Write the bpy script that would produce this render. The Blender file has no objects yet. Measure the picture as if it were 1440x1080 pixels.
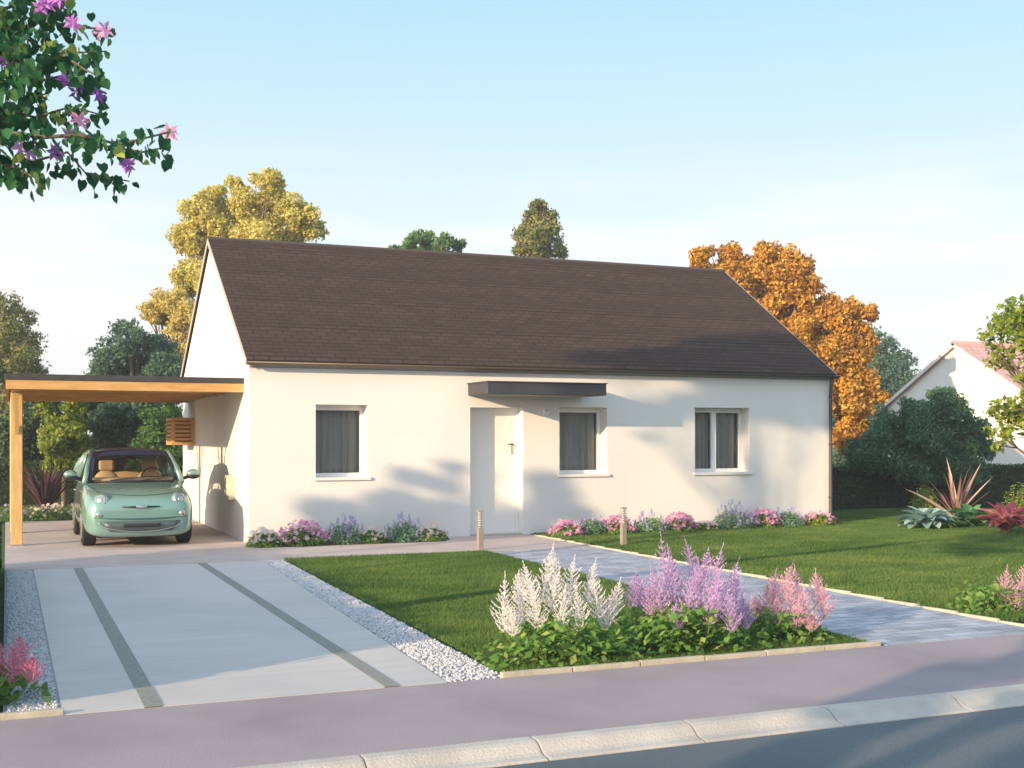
import bpy, bmesh, math, random
import numpy as np
from mathutils import Vector, Matrix
R = math.radians
SC = bpy.context.scene
COL = SC.collection
random.seed(7)
rng = np.random.default_rng(11)

# ------------------------------------------------------------------ camera, sky, sun
YAW = R(22.9); F = 1683.0; HZ = 615.0; CH = 1.65; CX, CY = -3.45, -18.62
cd = bpy.data.cameras.new('camera'); cam = bpy.data.objects.new('camera', cd); COL.objects.link(cam)
cam.location = (CX, CY, CH); cam.rotation_euler = (R(90), 0, -YAW)
cd.sensor_width = 36; cd.lens = 36 * F / 1440; cd.shift_y = (HZ - 540) / 1440; cd.clip_end = 2000; cd.clip_start = .05
SC.camera = cam
SUN_EL, SUN_AZ = 13.0, 24.0          # light travels towards (cos AZ, sin AZ)
W = bpy.data.worlds.new('World'); SC.world = W; W.use_nodes = True
nt = W.node_tree; nt.nodes.clear()
out = nt.nodes.new('ShaderNodeOutputWorld'); bg = nt.nodes.new('ShaderNodeBackground')
sky = nt.nodes.new('ShaderNodeTexSky'); sky.sky_type = 'NISHITA'; sky.sun_disc = False
sky.sun_elevation = R(SUN_EL); sky.air_density = 1.0; sky.dust_density = .6; sky.ozone_density = 2.5
sky.sun_rotation = math.atan2(-math.cos(R(SUN_AZ)), -math.sin(R(SUN_AZ)))
tc = nt.nodes.new('ShaderNodeTexCoord'); sep = nt.nodes.new('ShaderNodeSeparateXYZ')
nt.links.new(tc.outputs['Generated'], sep.inputs[0])
rmp = nt.nodes.new('ShaderNodeValToRGB'); cr = rmp.color_ramp
for p_, c_ in ((0.0, (.585, .60, .59)), (.05, (.585, .60, .595)), (.14, (.51, .56, .565)), (.24, (.375, .485, .53)), (.34, (.27, .435, .515)), (.5, (.20, .36, .47)), (1.0, (.17, .26, .38))):
    e = cr.elements[0] if p_ == 0 else (cr.elements[-1] if p_ == 1.0 else cr.elements.new(p_))
    e.color = (*c_, 1)
nt.links.new(sep.outputs['Z'], rmp.inputs[0])
mp = nt.nodes.new('ShaderNodeMapping'); mp.inputs['Scale'].default_value = (2.2, 2.2, 13)
ns = nt.nodes.new('ShaderNodeTexNoise'); ns.inputs['Scale'].default_value = 2.0; ns.inputs['Detail'].default_value = 5
nt.links.new(tc.outputs['Generated'], mp.inputs[0]); nt.links.new(mp.outputs[0], ns.inputs['Vector'])
cl = nt.nodes.new('ShaderNodeValToRGB'); cl.color_ramp.elements[0].position = .44; cl.color_ramp.elements[1].position = .62
nt.links.new(ns.outputs[0], cl.inputs[0])
band = nt.nodes.new('ShaderNodeValToRGB')
for i_, (p_, v_) in enumerate(((.03, .0), (.09, .8), (.14, .7), (.24, 0.0))):
    e = band.color_ramp.elements[0] if i_ == 0 else (band.color_ramp.elements[-1] if i_ == 3 else band.color_ramp.elements.new(p_))
    e.position = p_; e.color = (v_, v_, v_, 1)
nt.links.new(sep.outputs['Z'], band.inputs[0])
mul = nt.nodes.new('ShaderNodeMath'); mul.operation = 'MULTIPLY'
nt.links.new(cl.outputs[0], mul.inputs[0]); nt.links.new(band.outputs[0], mul.inputs[1])
cmix = nt.nodes.new('ShaderNodeMix'); cmix.data_type = 'RGBA'; cmix.inputs['B'].default_value = (.62, .565, .575, 1)
nt.links.new(mul.outputs[0], cmix.inputs['Factor']); nt.links.new(rmp.outputs[0], cmix.inputs['A'])
SKY_K = .015
sc_ = nt.nodes.new('ShaderNodeVectorMath'); sc_.operation = 'SCALE'; sc_.inputs['Scale'].default_value = SKY_K
nt.links.new(sky.outputs[0], sc_.inputs[0])
add = nt.nodes.new('ShaderNodeVectorMath'); add.operation = 'ADD'
nt.links.new(sc_.outputs[0], add.inputs[0]); nt.links.new(cmix.outputs['Result'], add.inputs[1])
# added warm sky glow round the low sun, lifting the shaded house walls
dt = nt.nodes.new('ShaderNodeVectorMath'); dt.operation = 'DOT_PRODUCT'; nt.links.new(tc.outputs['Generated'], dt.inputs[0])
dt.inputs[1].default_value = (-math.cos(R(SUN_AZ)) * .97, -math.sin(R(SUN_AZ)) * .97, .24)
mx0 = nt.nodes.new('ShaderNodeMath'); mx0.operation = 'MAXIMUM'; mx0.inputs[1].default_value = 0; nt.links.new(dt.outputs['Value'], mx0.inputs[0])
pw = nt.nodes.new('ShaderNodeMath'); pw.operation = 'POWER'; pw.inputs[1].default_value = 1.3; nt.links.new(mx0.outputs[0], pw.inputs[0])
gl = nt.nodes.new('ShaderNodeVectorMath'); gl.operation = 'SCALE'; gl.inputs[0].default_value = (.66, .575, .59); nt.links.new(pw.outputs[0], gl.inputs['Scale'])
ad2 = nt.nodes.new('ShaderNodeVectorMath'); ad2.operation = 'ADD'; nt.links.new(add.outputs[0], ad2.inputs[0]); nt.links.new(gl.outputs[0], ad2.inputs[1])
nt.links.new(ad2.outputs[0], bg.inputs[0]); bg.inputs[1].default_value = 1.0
nt.links.new(bg.outputs[0], out.inputs[0])
sl = bpy.data.lights.new('sun', 'SUN'); sl.energy = 4.6; sl.angle = R(.6); sl.color = (1.0, .72, .43)
so = bpy.data.objects.new('sun', sl); COL.objects.link(so)
sdir = Vector((math.cos(R(SUN_AZ)) * math.cos(R(SUN_EL)), math.sin(R(SUN_AZ)) * math.cos(R(SUN_EL)), -math.sin(R(SUN_EL))))
so.rotation_euler = sdir.to_track_quat('-Z', 'Y').to_euler()
SC.view_settings.view_transform = 'Standard'; SC.view_settings.look = 'None'
SC.view_settings.exposure = 0.80; SC.view_settings.gamma = 1.0
SC.render.engine = 'CYCLES'; SC.cycles.max_bounces = 8; SC.cycles.transparent_max_bounces = 16
SC.cycles.use_denoising = True

# ------------------------------------------------------------------ helpers
Rv = Vector((math.cos(YAW), -math.sin(YAW), 0)); Fv = Vector((math.sin(YAW), math.cos(YAW), 0))
def at(px, py, d):                      # a point d metres ahead, seen at a photo pixel
    return Vector((CX, CY, CH)) + Rv * ((px - 720) / F * d) + Fv * d + Vector((0, 0, (HZ - py) / F * d))
def gnd(px, py, z=0):
    return at(px, py, F * (CH - z) / (py - HZ))
def tag(o, label=None, cat=None, group=None, kind=None):
    if label: o['label'] = label
    if cat: o['category'] = cat
    if group: o['group'] = group
    if kind: o['kind'] = kind
    return o
def empty(name, loc, label, cat, group=None, rz=0):
    o = bpy.data.objects.new(name, None); COL.objects.link(o); o.location = loc; o.rotation_euler = (0, 0, rz)
    o.empty_display_size = .1
    return tag(o, label, cat, group)
class MB:
    def __init__(s): s.v = []; s.f = []; s.uv = {}
    def add(s, vs, fs):
        b = len(s.v); s.v += [tuple(v) for v in vs]; s.f += [tuple(i + b for i in f) for f in fs]; return b
    def quad(s, a, b, c, d, uv=None):
        i = s.add([a, b, c, d], [(0, 1, 2, 3)])
        if uv: s.uv[len(s.f) - 1] = uv
    def box(s, x0, x1, y0, y1, z0, z1):
        s.add([(x0, y0, z0), (x1, y0, z0), (x1, y1, z0), (x0, y1, z0), (x0, y0, z1), (x1, y0, z1), (x1, y1, z1), (x0, y1, z1)],
              [(0, 3, 2, 1), (4, 5, 6, 7), (0, 1, 5, 4), (1, 2, 6, 5), (2, 3, 7, 6), (3, 0, 4, 7)])
    def bar(s, a, b, w, h=None):
        a = Vector(a); b = Vector(b); h = h or w; d = (b - a).normalized()
        u = d.cross(Vector((0, 0, 1))); u = u.normalized() if u.length > 1e-3 else Vector((1, 0, 0)); n = u.cross(d)
        vs = [p + u * sx * w / 2 + n * sz * h / 2 for p in (a, b) for sx, sz in ((-1, -1), (1, -1), (1, 1), (-1, 1))]
        s.add(vs, [(0, 3, 2, 1), (4, 5, 6, 7), (0, 1, 5, 4), (1, 2, 6, 5), (2, 3, 7, 6), (3, 0, 4, 7)])
    def tube(s, pts, rad, n=8):
        pts = [Vector(p) for p in pts]; vs = []; fs = []
        for i, p in enumerate(pts):
            d = (pts[min(i + 1, len(pts) - 1)] - pts[max(i - 1, 0)]).normalized()
            u = d.cross(Vector((.31, .17, .93))); u = u.normalized() if u.length > 1e-3 else Vector((1, 0, 0)); w = u.cross(d)
            r = rad[i] if isinstance(rad, (list, tuple)) else rad
            vs += [p + (u * math.cos(t) + w * math.sin(t)) * r for t in [2 * math.pi * k / n for k in range(n)]]
        for i in range(len(pts) - 1):
            for k in range(n): fs.append((i * n + k, i * n + (k + 1) % n, (i + 1) * n + (k + 1) % n, (i + 1) * n + k))
        fs += [tuple(reversed(range(n))), tuple(range((len(pts) - 1) * n, len(pts) * n))]
        s.add(vs, fs)
    def grid(s, rows):                 # list of equal-length rows of points
        n = len(rows[0]); vs = [p for r in rows for p in r]
        s.add(vs, [(i * n + k, i * n + k + 1, (i + 1) * n + k + 1, (i + 1) * n + k) for i in range(len(rows) - 1) for k in range(n - 1)])
    def build(s, name, mat, parent=None, smooth=False, bevel=0, subsurf=0, solid=0):
        me = bpy.data.meshes.new(name); me.from_pydata(s.v, [], s.f)
        if s.uv:
            ul = me.uv_layers.new(name='UVMap')
            for pi, uvs in s.uv.items():
                for li, uv in zip(me.polygons[pi].loop_indices, uvs): ul.data[li].uv = uv
        me.materials.append(mat); me.update()
        if smooth: me.polygons.foreach_set('use_smooth', [True] * len(me.polygons))
        o = bpy.data.objects.new(name, me); COL.objects.link(o); o.parent = parent
        if solid: m = o.modifiers.new('solid', 'SOLIDIFY'); m.thickness = solid; m.offset = 0
        if subsurf: m = o.modifiers.new('sub', 'SUBSURF'); m.levels = m.render_levels = subsurf
        if bevel:
            m = o.modifiers.new('bevel', 'BEVEL'); m.width = bevel; m.segments = 2; m.limit_method = 'ANGLE'
        return o
def npmesh(name, V, Fq, mat, parent=None, tint=None, smooth=False):   # V (n,3), Fq (m,k) arrays
    me = bpy.data.meshes.new(name); n = len(V); m, k = Fq.shape
    me.vertices.add(n); me.vertices.foreach_set('co', V.astype(np.float32).ravel())
    me.loops.add(m * k); me.loops.foreach_set('vertex_index', Fq.astype(np.int32).ravel())
    me.polygons.add(m); me.polygons.foreach_set('loop_start', np.arange(0, m * k, k, dtype=np.int32))
    me.update(calc_edges=True); me.validate()
    if tint is not None:
        a = me.attributes.new('tint', 'FLOAT', 'FACE'); a.data.foreach_set('value', tint.astype(np.float32))
    if smooth: me.polygons.foreach_set('use_smooth', [True] * len(me.polygons))
    me.materials.append(mat)
    o = bpy.data.objects.new(name, me); COL.objects.link(o); o.parent = parent
    return o
def sheet(name, x0, x1, y0, y1, z, mat, label, cat, thick=.05, kind='structure'):
    m = MB(); m.box(x0, x1, y0, y1, z - thick, z)
    return tag(m.build(name, mat), label, cat, kind=kind)

# ------------------------------------------------------------------ materials
def mat(name, col, rough=.6, metal=0, coat=0, spec=.5):
    m = bpy.data.materials.new(name); m.use_nodes = True; b = m.node_tree.nodes['Principled BSDF']
    b.inputs['Base Color'].default_value = (*col, 1); b.inputs['Roughness'].default_value = rough
    b.inputs['Metallic'].default_value = metal; b.inputs['Coat Weight'].default_value = coat
    b.inputs['Specular IOR Level'].default_value = spec
    return m
def noisy(name, c0, c1, scale=5, rough=.8, bump=0, bscale=None, stretch=(1, 1, 1), detail=4, coord='Object', spec=.3, c2=None, s2=1.0, metal=0):
    m = mat(name, c0, rough, metal, spec=spec); N = m.node_tree.nodes; L = m.node_tree.links; b = N['Principled BSDF']
    t = N.new('ShaderNodeTexCoord'); mp = N.new('ShaderNodeMapping'); mp.inputs['Scale'].default_value = stretch
    L.new(t.outputs[coord], mp.inputs[0])
    n = N.new('ShaderNodeTexNoise'); n.inputs['Scale'].default_value = scale; n.inputs['Detail'].default_value = detail
    L.new(mp.outputs[0], n.inputs['Vector'])
    r = N.new('ShaderNodeValToRGB'); r.color_ramp.elements[0].position = .32; r.color_ramp.elements[1].position = .68
    r.color_ramp.elements[0].color = (*c0, 1); r.color_ramp.elements[1].color = (*c1, 1)
    L.new(n.outputs[0], r.inputs[0]); last = r.outputs[0]
    if c2:
        n2 = N.new('ShaderNodeTexNoise'); n2.inputs['Scale'].default_value = s2; n2.inputs['Detail'].default_value = 3
        L.new(t.outputs[coord], n2.inputs['Vector'])
        r2 = N.new('ShaderNodeValToRGB'); r2.color_ramp.elements[0].position = .45; r2.color_ramp.elements[1].position = .75
        L.new(n2.outputs[0], r2.inputs[0])
        mx = N.new('ShaderNodeMix'); mx.data_type = 'RGBA'; mx.inputs['B'].default_value = (*c2, 1)
        L.new(r2.outputs[0], mx.inputs['Factor']); L.new(last, mx.inputs['A']); last = mx.outputs['Result']
    L.new(last, b.inputs['Base Color'])
    if bump:
        nb = N.new('ShaderNodeTexNoise'); nb.inputs['Scale'].default_value = bscale or scale * 4; nb.inputs['Detail'].default_value = 5
        L.new(mp.outputs[0], nb.inputs['Vector'])
        bp = N.new('ShaderNodeBump'); bp.inputs['Strength'].default_value = bump; bp.inputs['Distance'].default_value = .02
        L.new(nb.outputs[0], bp.inputs['Height']); L.new(bp.outputs[0], b.inputs['Normal'])
    return m
def bricky(name, c1, c2, mortar, bw, bh, ms=.01, coord='Object', rough=.7, bump=.5, offset=.5, rot=0, extra=.15, spec=.3, bias=0.0):
    m = mat(name, c1, rough, spec=spec); N = m.node_tree.nodes; L = m.node_tree.links; b = N['Principled BSDF']
    t = N.new('ShaderNodeTexCoord'); mp = N.new('ShaderNodeMapping'); mp.inputs['Rotation'].default_value = (0, 0, rot)
    L.new(t.outputs[coord], mp.inputs[0])
    k = N.new('ShaderNodeTexBrick'); k.offset = offset; k.inputs['Scale'].default_value = 1; k.inputs['Mortar Size'].default_value = ms
    k.inputs['Brick Width'].default_value = bw; k.inputs['Row Height'].default_value = bh; k.inputs['Mortar Smooth'].default_value = .3
    k.inputs['Bias'].default_value = bias
    k.inputs['Color1'].default_value = (*c1, 1); k.inputs['Color2'].default_value = (*c2, 1); k.inputs['Mortar'].default_value = (*mortar, 1)
    L.new(mp.outputs[0], k.inputs['Vector'])
    n = N.new('ShaderNodeTexNoise'); n.inputs['Scale'].default_value = 3; n.inputs['Detail'].default_value = 6
    L.new(t.outputs[coord], n.inputs['Vector'])
    mr = N.new('ShaderNodeMapRange'); mr.inputs['To Min'].default_value = 1 - extra * 2; mr.inputs['To Max'].default_value = 1 + extra * 2
    L.new(n.outputs[0], mr.inputs[0])
    vm = N.new('ShaderNodeVectorMath'); vm.operation = 'SCALE'; L.new(k.outputs[0], vm.inputs[0]); L.new(mr.outputs[0], vm.inputs['Scale'])
    L.new(vm.outputs[0], b.inputs['Base Color'])
    bp = N.new('ShaderNodeBump'); bp.inputs['Strength'].default_value = bump; bp.inputs['Distance'].default_value = .01; bp.invert = True
    L.new(k.outputs['Fac'], bp.inputs['Height']); L.new(bp.outputs[0], b.inputs['Normal'])
    return m
def leafmat(name, cols, trans=.3, rough=.65, spec=0):    # colours spread by the per-leaf tint
    m = bpy.data.materials.new(name); m.use_nodes = True; N = m.node_tree.nodes; L = m.node_tree.links; b = N['Principled BSDF']
    a = N.new('ShaderNodeAttribute'); a.attribute_name = 'tint'
    r = N.new('ShaderNodeValToRGB')
    for i, c in enumerate(cols):
        p = i / (len(cols) - 1)
        e = r.color_ramp.elements[0] if i == 0 else (r.color_ramp.elements[-1] if i == len(cols) - 1 else r.color_ramp.elements.new(p))
        e.color = (*c, 1)
    L.new(a.outputs['Fac'], r.inputs[0])
    if spec == 0:
        N.remove(b); b = N.new('ShaderNodeBsdfDiffuse'); L.new(r.outputs[0], b.inputs['Color'])
    else:
        L.new(r.outputs[0], b.inputs['Base Color']); b.inputs['Roughness'].default_value = rough; b.inputs['Specular IOR Level'].default_value = spec
    t = N.new('ShaderNodeBsdfTranslucent'); L.new(r.outputs[0], t.inputs[0])
    mx = N.new('ShaderNodeMixShader'); mx.inputs[0].default_value = trans
    L.new(b.outputs[0], mx.inputs[1]); L.new(t.outputs[0], mx.inputs[2]); L.new(mx.outputs[0], N['Material Output'].inputs[0])
    return m
def glassmat(name, tintc=(1, 1, 1), gloss=.04):
    m = bpy.data.materials.new(name); m.use_nodes = True; N = m.node_tree.nodes; L = m.node_tree.links
    N.remove(N['Principled BSDF']); t = N.new('ShaderNodeBsdfTransparent'); t.inputs[0].default_value = (*tintc, 1)
    g = N.new('ShaderNodeBsdfGlossy'); g.inputs['Roughness'].default_value = .02
    fr = N.new('ShaderNodeFresnel'); fr.inputs[0].default_value = 1.45
    mx = N.new('ShaderNodeMixShader'); ma = N.new('ShaderNodeMath'); ma.operation = 'ADD'; ma.inputs[1].default_value = gloss - .04
    L.new(fr.outputs[0], ma.inputs[0]); L.new(ma.outputs[0], mx.inputs[0]); L.new(t.outputs[0], mx.inputs[1]); L.new(g.outputs[0], mx.inputs[2])
    L.new(mx.outputs[0], N['Material Output'].inputs[0]); return m
M = dict(
    plaster=noisy('plaster', (.77, .75, .72), (.81, .79, .76), 1.2, .9, .12, 60, c2=(.74, .72, .70), s2=.5),
    trim=mat('white_trim', (.80, .80, .78), .45),
    door=mat('door_paint', (.82, .81, .78), .4),
    roof=bricky('slate_roof', (.082, .056, .047), (.062, .043, .037), (.034, .025, .022), .24, .125, .010, coord='UV', rough=.85, bump=.9, extra=.12, spec=.08),
    darkmetal=noisy('dark_metal', (.045, .043, .048), (.06, .058, .06), 8, .45, spec=.4),
    gutter=mat('zinc_gutter', (.09, .07, .05), .45, .4),
    canopy=noisy('canopy_metal', (.045, .046, .056), (.055, .056, .066), 3, .5),
    wood=noisy('larch_wood', (.55, .30, .10), (.68, .41, .16), 3, .55, .15, 30, stretch=(1, 6, 6)),
    woodv=noisy('post_wood', (.58, .36, .14), (.70, .46, .20), 4, .55, .15, 30, stretch=(8, 8, 1)),
    patio=noisy('patio_slab', (.46, .39, .375), (.53, .46, .435), 2.5, .8, .1, 50, c2=(.42, .355, .34), s2=.8),
    drive=noisy('brushed_concrete', (.53, .50, .485), (.585, .555, .54), 1.4, .78, .2, 9, stretch=(.5, 7, 1), c2=(.44, .435, .435), s2=.5),
    strip=noisy('drive_strip', (.225, .235, .215), (.30, .31, .285), 40, .9, .3, 90),
    walk=noisy('pavement_asphalt', (.28, .245, .265), (.43, .375, .40), 120, .9, .35, 220, c2=(.28, .245, .265), s2=.9),
    road=noisy('road_asphalt', (.085, .11, .13), (.16, .185, .205), 110, .75, .3, 160, c2=(.085, .11, .13), s2=.5),
    kerb=noisy('kerb_stone', (.47, .44, .40), (.56, .53, .48), 4, .75, .3, 60, c2=(.39, .37, .345), s2=1.5),
    edging=noisy('edging_stone', (.42, .385, .30), (.54, .50, .40), 7, .8, .3, 60),
    path=bricky('path_paver', (.46, .48, .54), (.28, .31, .38), (.22, .23, .26), .30, .13, .008, rough=.7, bump=.5, extra=.25),
    gravel=noisy('white_gravel', (.42, .43, .46), (.62, .63, .66), 14, .8),
    gravelbed=noisy('gravel_bed', (.28, .30, .33), (.42, .44, .47), 40, .9),
    soil=noisy('grass_soil', (.030, .07, .018), (.05, .10, .03), 9, 1.0),
    bedsoil=noisy('bed_soil', (.06, .05, .035), (.10, .08, .055), 20, 1.0, .5),
    terrain=noisy('meadow', (.05, .085, .025), (.08, .12, .035), .35, 1.0, c2=(.10, .12, .04), s2=.05),
    bark=noisy('bark', (.10, .075, .055), (.17, .13, .10), 10, .95, .6, 40, stretch=(1, 1, .25)),
    glass=glassmat('window_glass'), 
    curtain=noisy('grey_curtain', (.40, .40, .37), (.48, .48, .45), 6, .9, stretch=(4, 4, .2)),
    interior=mat('dark_room', (.10, .10, .10), 1),
    black=mat('black_rubber', (.012, .012, .013), .8), plastic=mat('black_plastic', (.02, .02, .022), .5),
    chrome=mat('chrome', (.75, .75, .76), .15, 1), steel=mat('brushed_steel', (.55, .54, .52), .35, .9),
    neigh=noisy('neighbour_render', (.74, .73, .71), (.79, .78, .76), 1, .9),
    tiles=bricky('pink_tiles', (.66, .42, .40), (.58, .35, .33), (.46, .28, .27), .25, .33, .02, coord='UV', rough=.85, bump=.7),
    tanpost=noisy('sandstone_post', (.25, .22, .185), (.32, .28, .24), 14, .8, .3, 60), louver=mat('grey_louvre', (.30, .29, .28), .5),
    verge=mat('verge_zinc', (.42, .39, .36), .6), meter=mat('meter_beige', (.62, .58, .44), .5),
)
G_ = dict(
    olive=leafmat('olive_leaf', [(.34, .32, .07), (.64, .57, .15), (.82, .76, .30)], .45),
    yellow=leafmat('gold_leaf', [(.42, .35, .10), (.68, .57, .18), (.80, .72, .30)], .45),
    bluegreen=leafmat('blue_green_leaf', [(.07, .15, .11), (.11, .21, .14), (.17, .27, .17)], .4),
    dark=leafmat('dark_leaf', [(.04, .09, .05), (.07, .13, .07), (.12, .18, .09)], .2),
    mid=leafmat('mid_leaf', [(.07, .16, .05), (.11, .23, .07), (.18, .30, .10)], .4),
    fresh=leafmat('fresh_leaf', [(.08, .19, .05), (.16, .31, .07), (.33, .43, .12)], .35),
    conifer=leafmat('conifer_leaf', [(.12, .15, .06), (.22, .24, .08), (.38, .36, .12)], .35),
    autumn=leafmat('autumn_leaf', [(.20, .12, .03), (.48, .22, .035), (.66, .36, .05), (.76, .56, .14)], .35),
    pine=leafmat('pine_needle', [(.05, .12, .065), (.09, .20, .10), (.20, .34, .19)], .35),
    hedge=leafmat('hedge_leaf', [(.025, .055, .022), (.045, .085, .03), (.08, .13, .045)], .25),
    ygreen=leafmat('yellow_green_leaf', [(.12, .20, .03), (.24, .32, .05), (.42, .46, .10)], .4),
    grass=leafmat('grass_blade', [(.07, .15, .04), (.125, .215, .06), (.22, .30, .09)], .35),
    over=leafmat('broad_leaf', [(.014, .085, .035), (.025, .12, .045), (.045, .16, .055), (.34, .42, .09)], .35, .55, .2),
    purple=leafmat('purple_petal', [(.34, .10, .55), (.55, .22, .70), (.78, .40, .72), (.92, .42, .58)], .35),
    aw=leafmat('white_plume', [(.74, .68, .72), (.88, .84, .83), (.93, .91, .89)], .4),
    al=leafmat('lilac_plume', [(.46, .28, .60), (.66, .46, .74), (.84, .66, .80)], .4),
    ap=leafmat('pink_plume', [(.58, .30, .50), (.80, .50, .60), (.90, .72, .70)], .4),
    ar=leafmat('rose_plume', [(.58, .16, .32), (.76, .30, .46), (.88, .54, .58)], .4),
    pink=leafmat('pink_blossom', [(.60, .16, .42), (.75, .32, .55), (.85, .60, .70)], .35),
    white=leafmat('white_blossom', [(.70, .68, .55), (.80, .72, .68), (.80, .52, .60)], .35),
    lav=leafmat('lavender_blossom', [(.32, .28, .55), (.42, .36, .62), (.60, .50, .72)], .35),
    sage=leafmat('sage_leaf', [(.12, .25, .14), (.20, .36, .20), (.32, .48, .28)], .3),
    hosta=leafmat('blue_hosta_leaf', [(.16, .30, .30), (.26, .42, .40), (.40, .55, .50)], .2, .5, .25),
    hostag=leafmat('green_hosta_leaf', [(.05, .18, .07), (.09, .26, .10), (.16, .36, .14)], .25, .5, .25),
    redleaf=leafmat('red_leaf', [(.30, .06, .12), (.55, .18, .20), (.75, .40, .36)], .3, .45),
    phorm=leafmat('bronze_strap_leaf', [(.20, .10, .10), (.50, .32, .26), (.80, .62, .52)], .3, .45),
    phormd=leafmat('dark_strap_leaf', [(.06, .025, .04), (.11, .05, .07), (.20, .11, .12)], .2, .45),
)

# ------------------------------------------------------------------ foliage builders
def rnd_dirs(n):
    v = rng.normal(size=(n, 3)); return v / np.linalg.norm(v, axis=1, keepdims=True)
def leaf_quads(P, size, out=None, flat=.0, aspect=.55, droop=0):
    """kite shaped leaves at P; out = preferred normals"""
    n = len(P); nrm = rnd_dirs(n)
    if out is not None: nrm = nrm * .75 + out * .8; nrm /= np.linalg.norm(nrm, axis=1, keepdims=True)
    if flat: nrm[:, 2] += flat; nrm /= np.linalg.norm(nrm, axis=1, keepdims=True)
    t = rnd_dirs(n); t[:, 2] -= droop; t = t - nrm * np.sum(t * nrm, axis=1, keepdims=True); t /= np.linalg.norm(t, axis=1, keepdims=True)
    b = np.cross(nrm, t); s = (size * rng.uniform(.6, 1.3, n))[:, None]
    V = np.stack([P - t * s * .5, P + b * s * aspect * .5 + nrm * s * .08, P + t * s * .55, P - b * s * aspect * .5 + nrm * s * .08], 1).reshape(-1, 3)
    return V, np.arange(4 * n).reshape(-1, 4)
def clump_leaves(clumps, n, size, shell=.45, squash=.85):
    """clumps: (x,y,z,r). Leaves gather towards the outside of lumpy balls."""
    w = np.array([c[3] ** 2 for c in clumps]); w = w / w.sum(); Ps = []; Os = []; Ts = []
    for c, k in zip(clumps, (w * n).astype(int)):
        if k < 1: continue
        d = rnd_dirs(k); d[:, 2] *= squash
        lump = 1 + .22 * np.sin(d[:, 0] * 5 + c[0] * 3) * np.cos(d[:, 1] * 6 + c[1]) + .15 * np.sin(d[:, 2] * 9 + c[2])
        rr = c[3] * (shell + (1 - shell) * rng.random(k) ** .7) * lump
        Ps.append(np.array(c[:3]) + d * rr[:, None]); Os.append(d)
        Ts.append(np.clip(rng.normal(.5, .22, k) + rng.uniform(-.18, .18), 0, 1))
    return np.concatenate(Ps), np.concatenate(Os), np.concatenate(Ts)
def subdiv_clumps(clumps, k, f=.5):
    o = []
    for c in clumps:
        for _ in range(k):
            d = rnd_dirs(1)[0]; q = c[3] * .72
            o.append((c[0] + d[0] * q, c[1] + d[1] * q, c[2] + d[2] * q * .85, c[3] * f * random.uniform(.7, 1.2)))
    return o
def make_tree(name, label, cat, base, clumps, n, lsize, mt, group=None, trunk_r=.16, sub=7, f=.48, flat=0, aspect=.6, limb=True):
    base = Vector(base); root = empty(name, base, label, cat, group)
    cl = [(c[0] - base.x, c[1] - base.y, c[2] - base.z, c[3]) for c in clumps]
    t = MB(); top = max(c[2] for c in cl); cxm = sum(c[0] for c in cl) / len(cl); cym = sum(c[1] for c in cl) / len(cl)
    fork = Vector((cxm * .25, cym * .25, top * .3)); mid = Vector((cxm * .6, cym * .6, top * .62))
    t.tube([(0, 0, -.1), (cxm * .06, cym * .06, top * .12), fork, mid, (cxm * .8, cym * .8, top * .9)], [trunk_r * 1.25, trunk_r, trunk_r * .8, trunk_r * .5, trunk_r * .15], 9)
    if limb:
        for c in cl:
            e = Vector(c[:3]); s = fork.lerp(mid, random.random()); m_ = s.lerp(e, .55) + Vector((random.uniform(-.1, .1), random.uniform(-.1, .1), .12 * c[3]))
            t.tube([s, m_, e], [trunk_r * .4, trunk_r * .25, trunk_r * .06], 6)
            for _ in range(3):
                d = rnd_dirs(1)[0]; t.tube([m_.lerp(e, .5), e + Vector(d) * c[3] * .7], [trunk_r * .14, trunk_r * .03], 4)
    t.build('trunk', M['bark'], root, smooth=True)
    P, O, T = clump_leaves(subdiv_clumps(cl, sub, f) + [(c[0], c[1], c[2], c[3] * .7) for c in cl], n, lsize)
    V, Fq = leaf_quads(P, lsize, O, flat, aspect)
    npmesh('crown', V, Fq, mt, root, T)
    return root
def tree_px(name, label, cat, d, gx, blobs, n, lsize, mt, group=None, trunk_r=.16, **k):
    """blobs: (px, py, radius px) seen from the street, spread in depth by their own size"""
    cl = []
    for (x, y, r) in blobs:
        rm = r / F * d; p = at(x, y, d + random.uniform(-.6, .6) * rm * 1.6); cl.append((p.x, p.y, p.z, rm))
    ms = max(c[3] for c in cl)
    for c in list(cl)[:4]:          # the side the street does not see
        cl.append((c[0] + Fv.x * ms * 1.1, c[1] + Fv.y * ms * 1.1, c[2] - ms * .2, c[3] * .9))
    b = at(gx, HZ, d); return make_tree(name, label, cat, (b.x, b.y, 0), cl, n, lsize, mt, group, trunk_r, **k)
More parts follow.
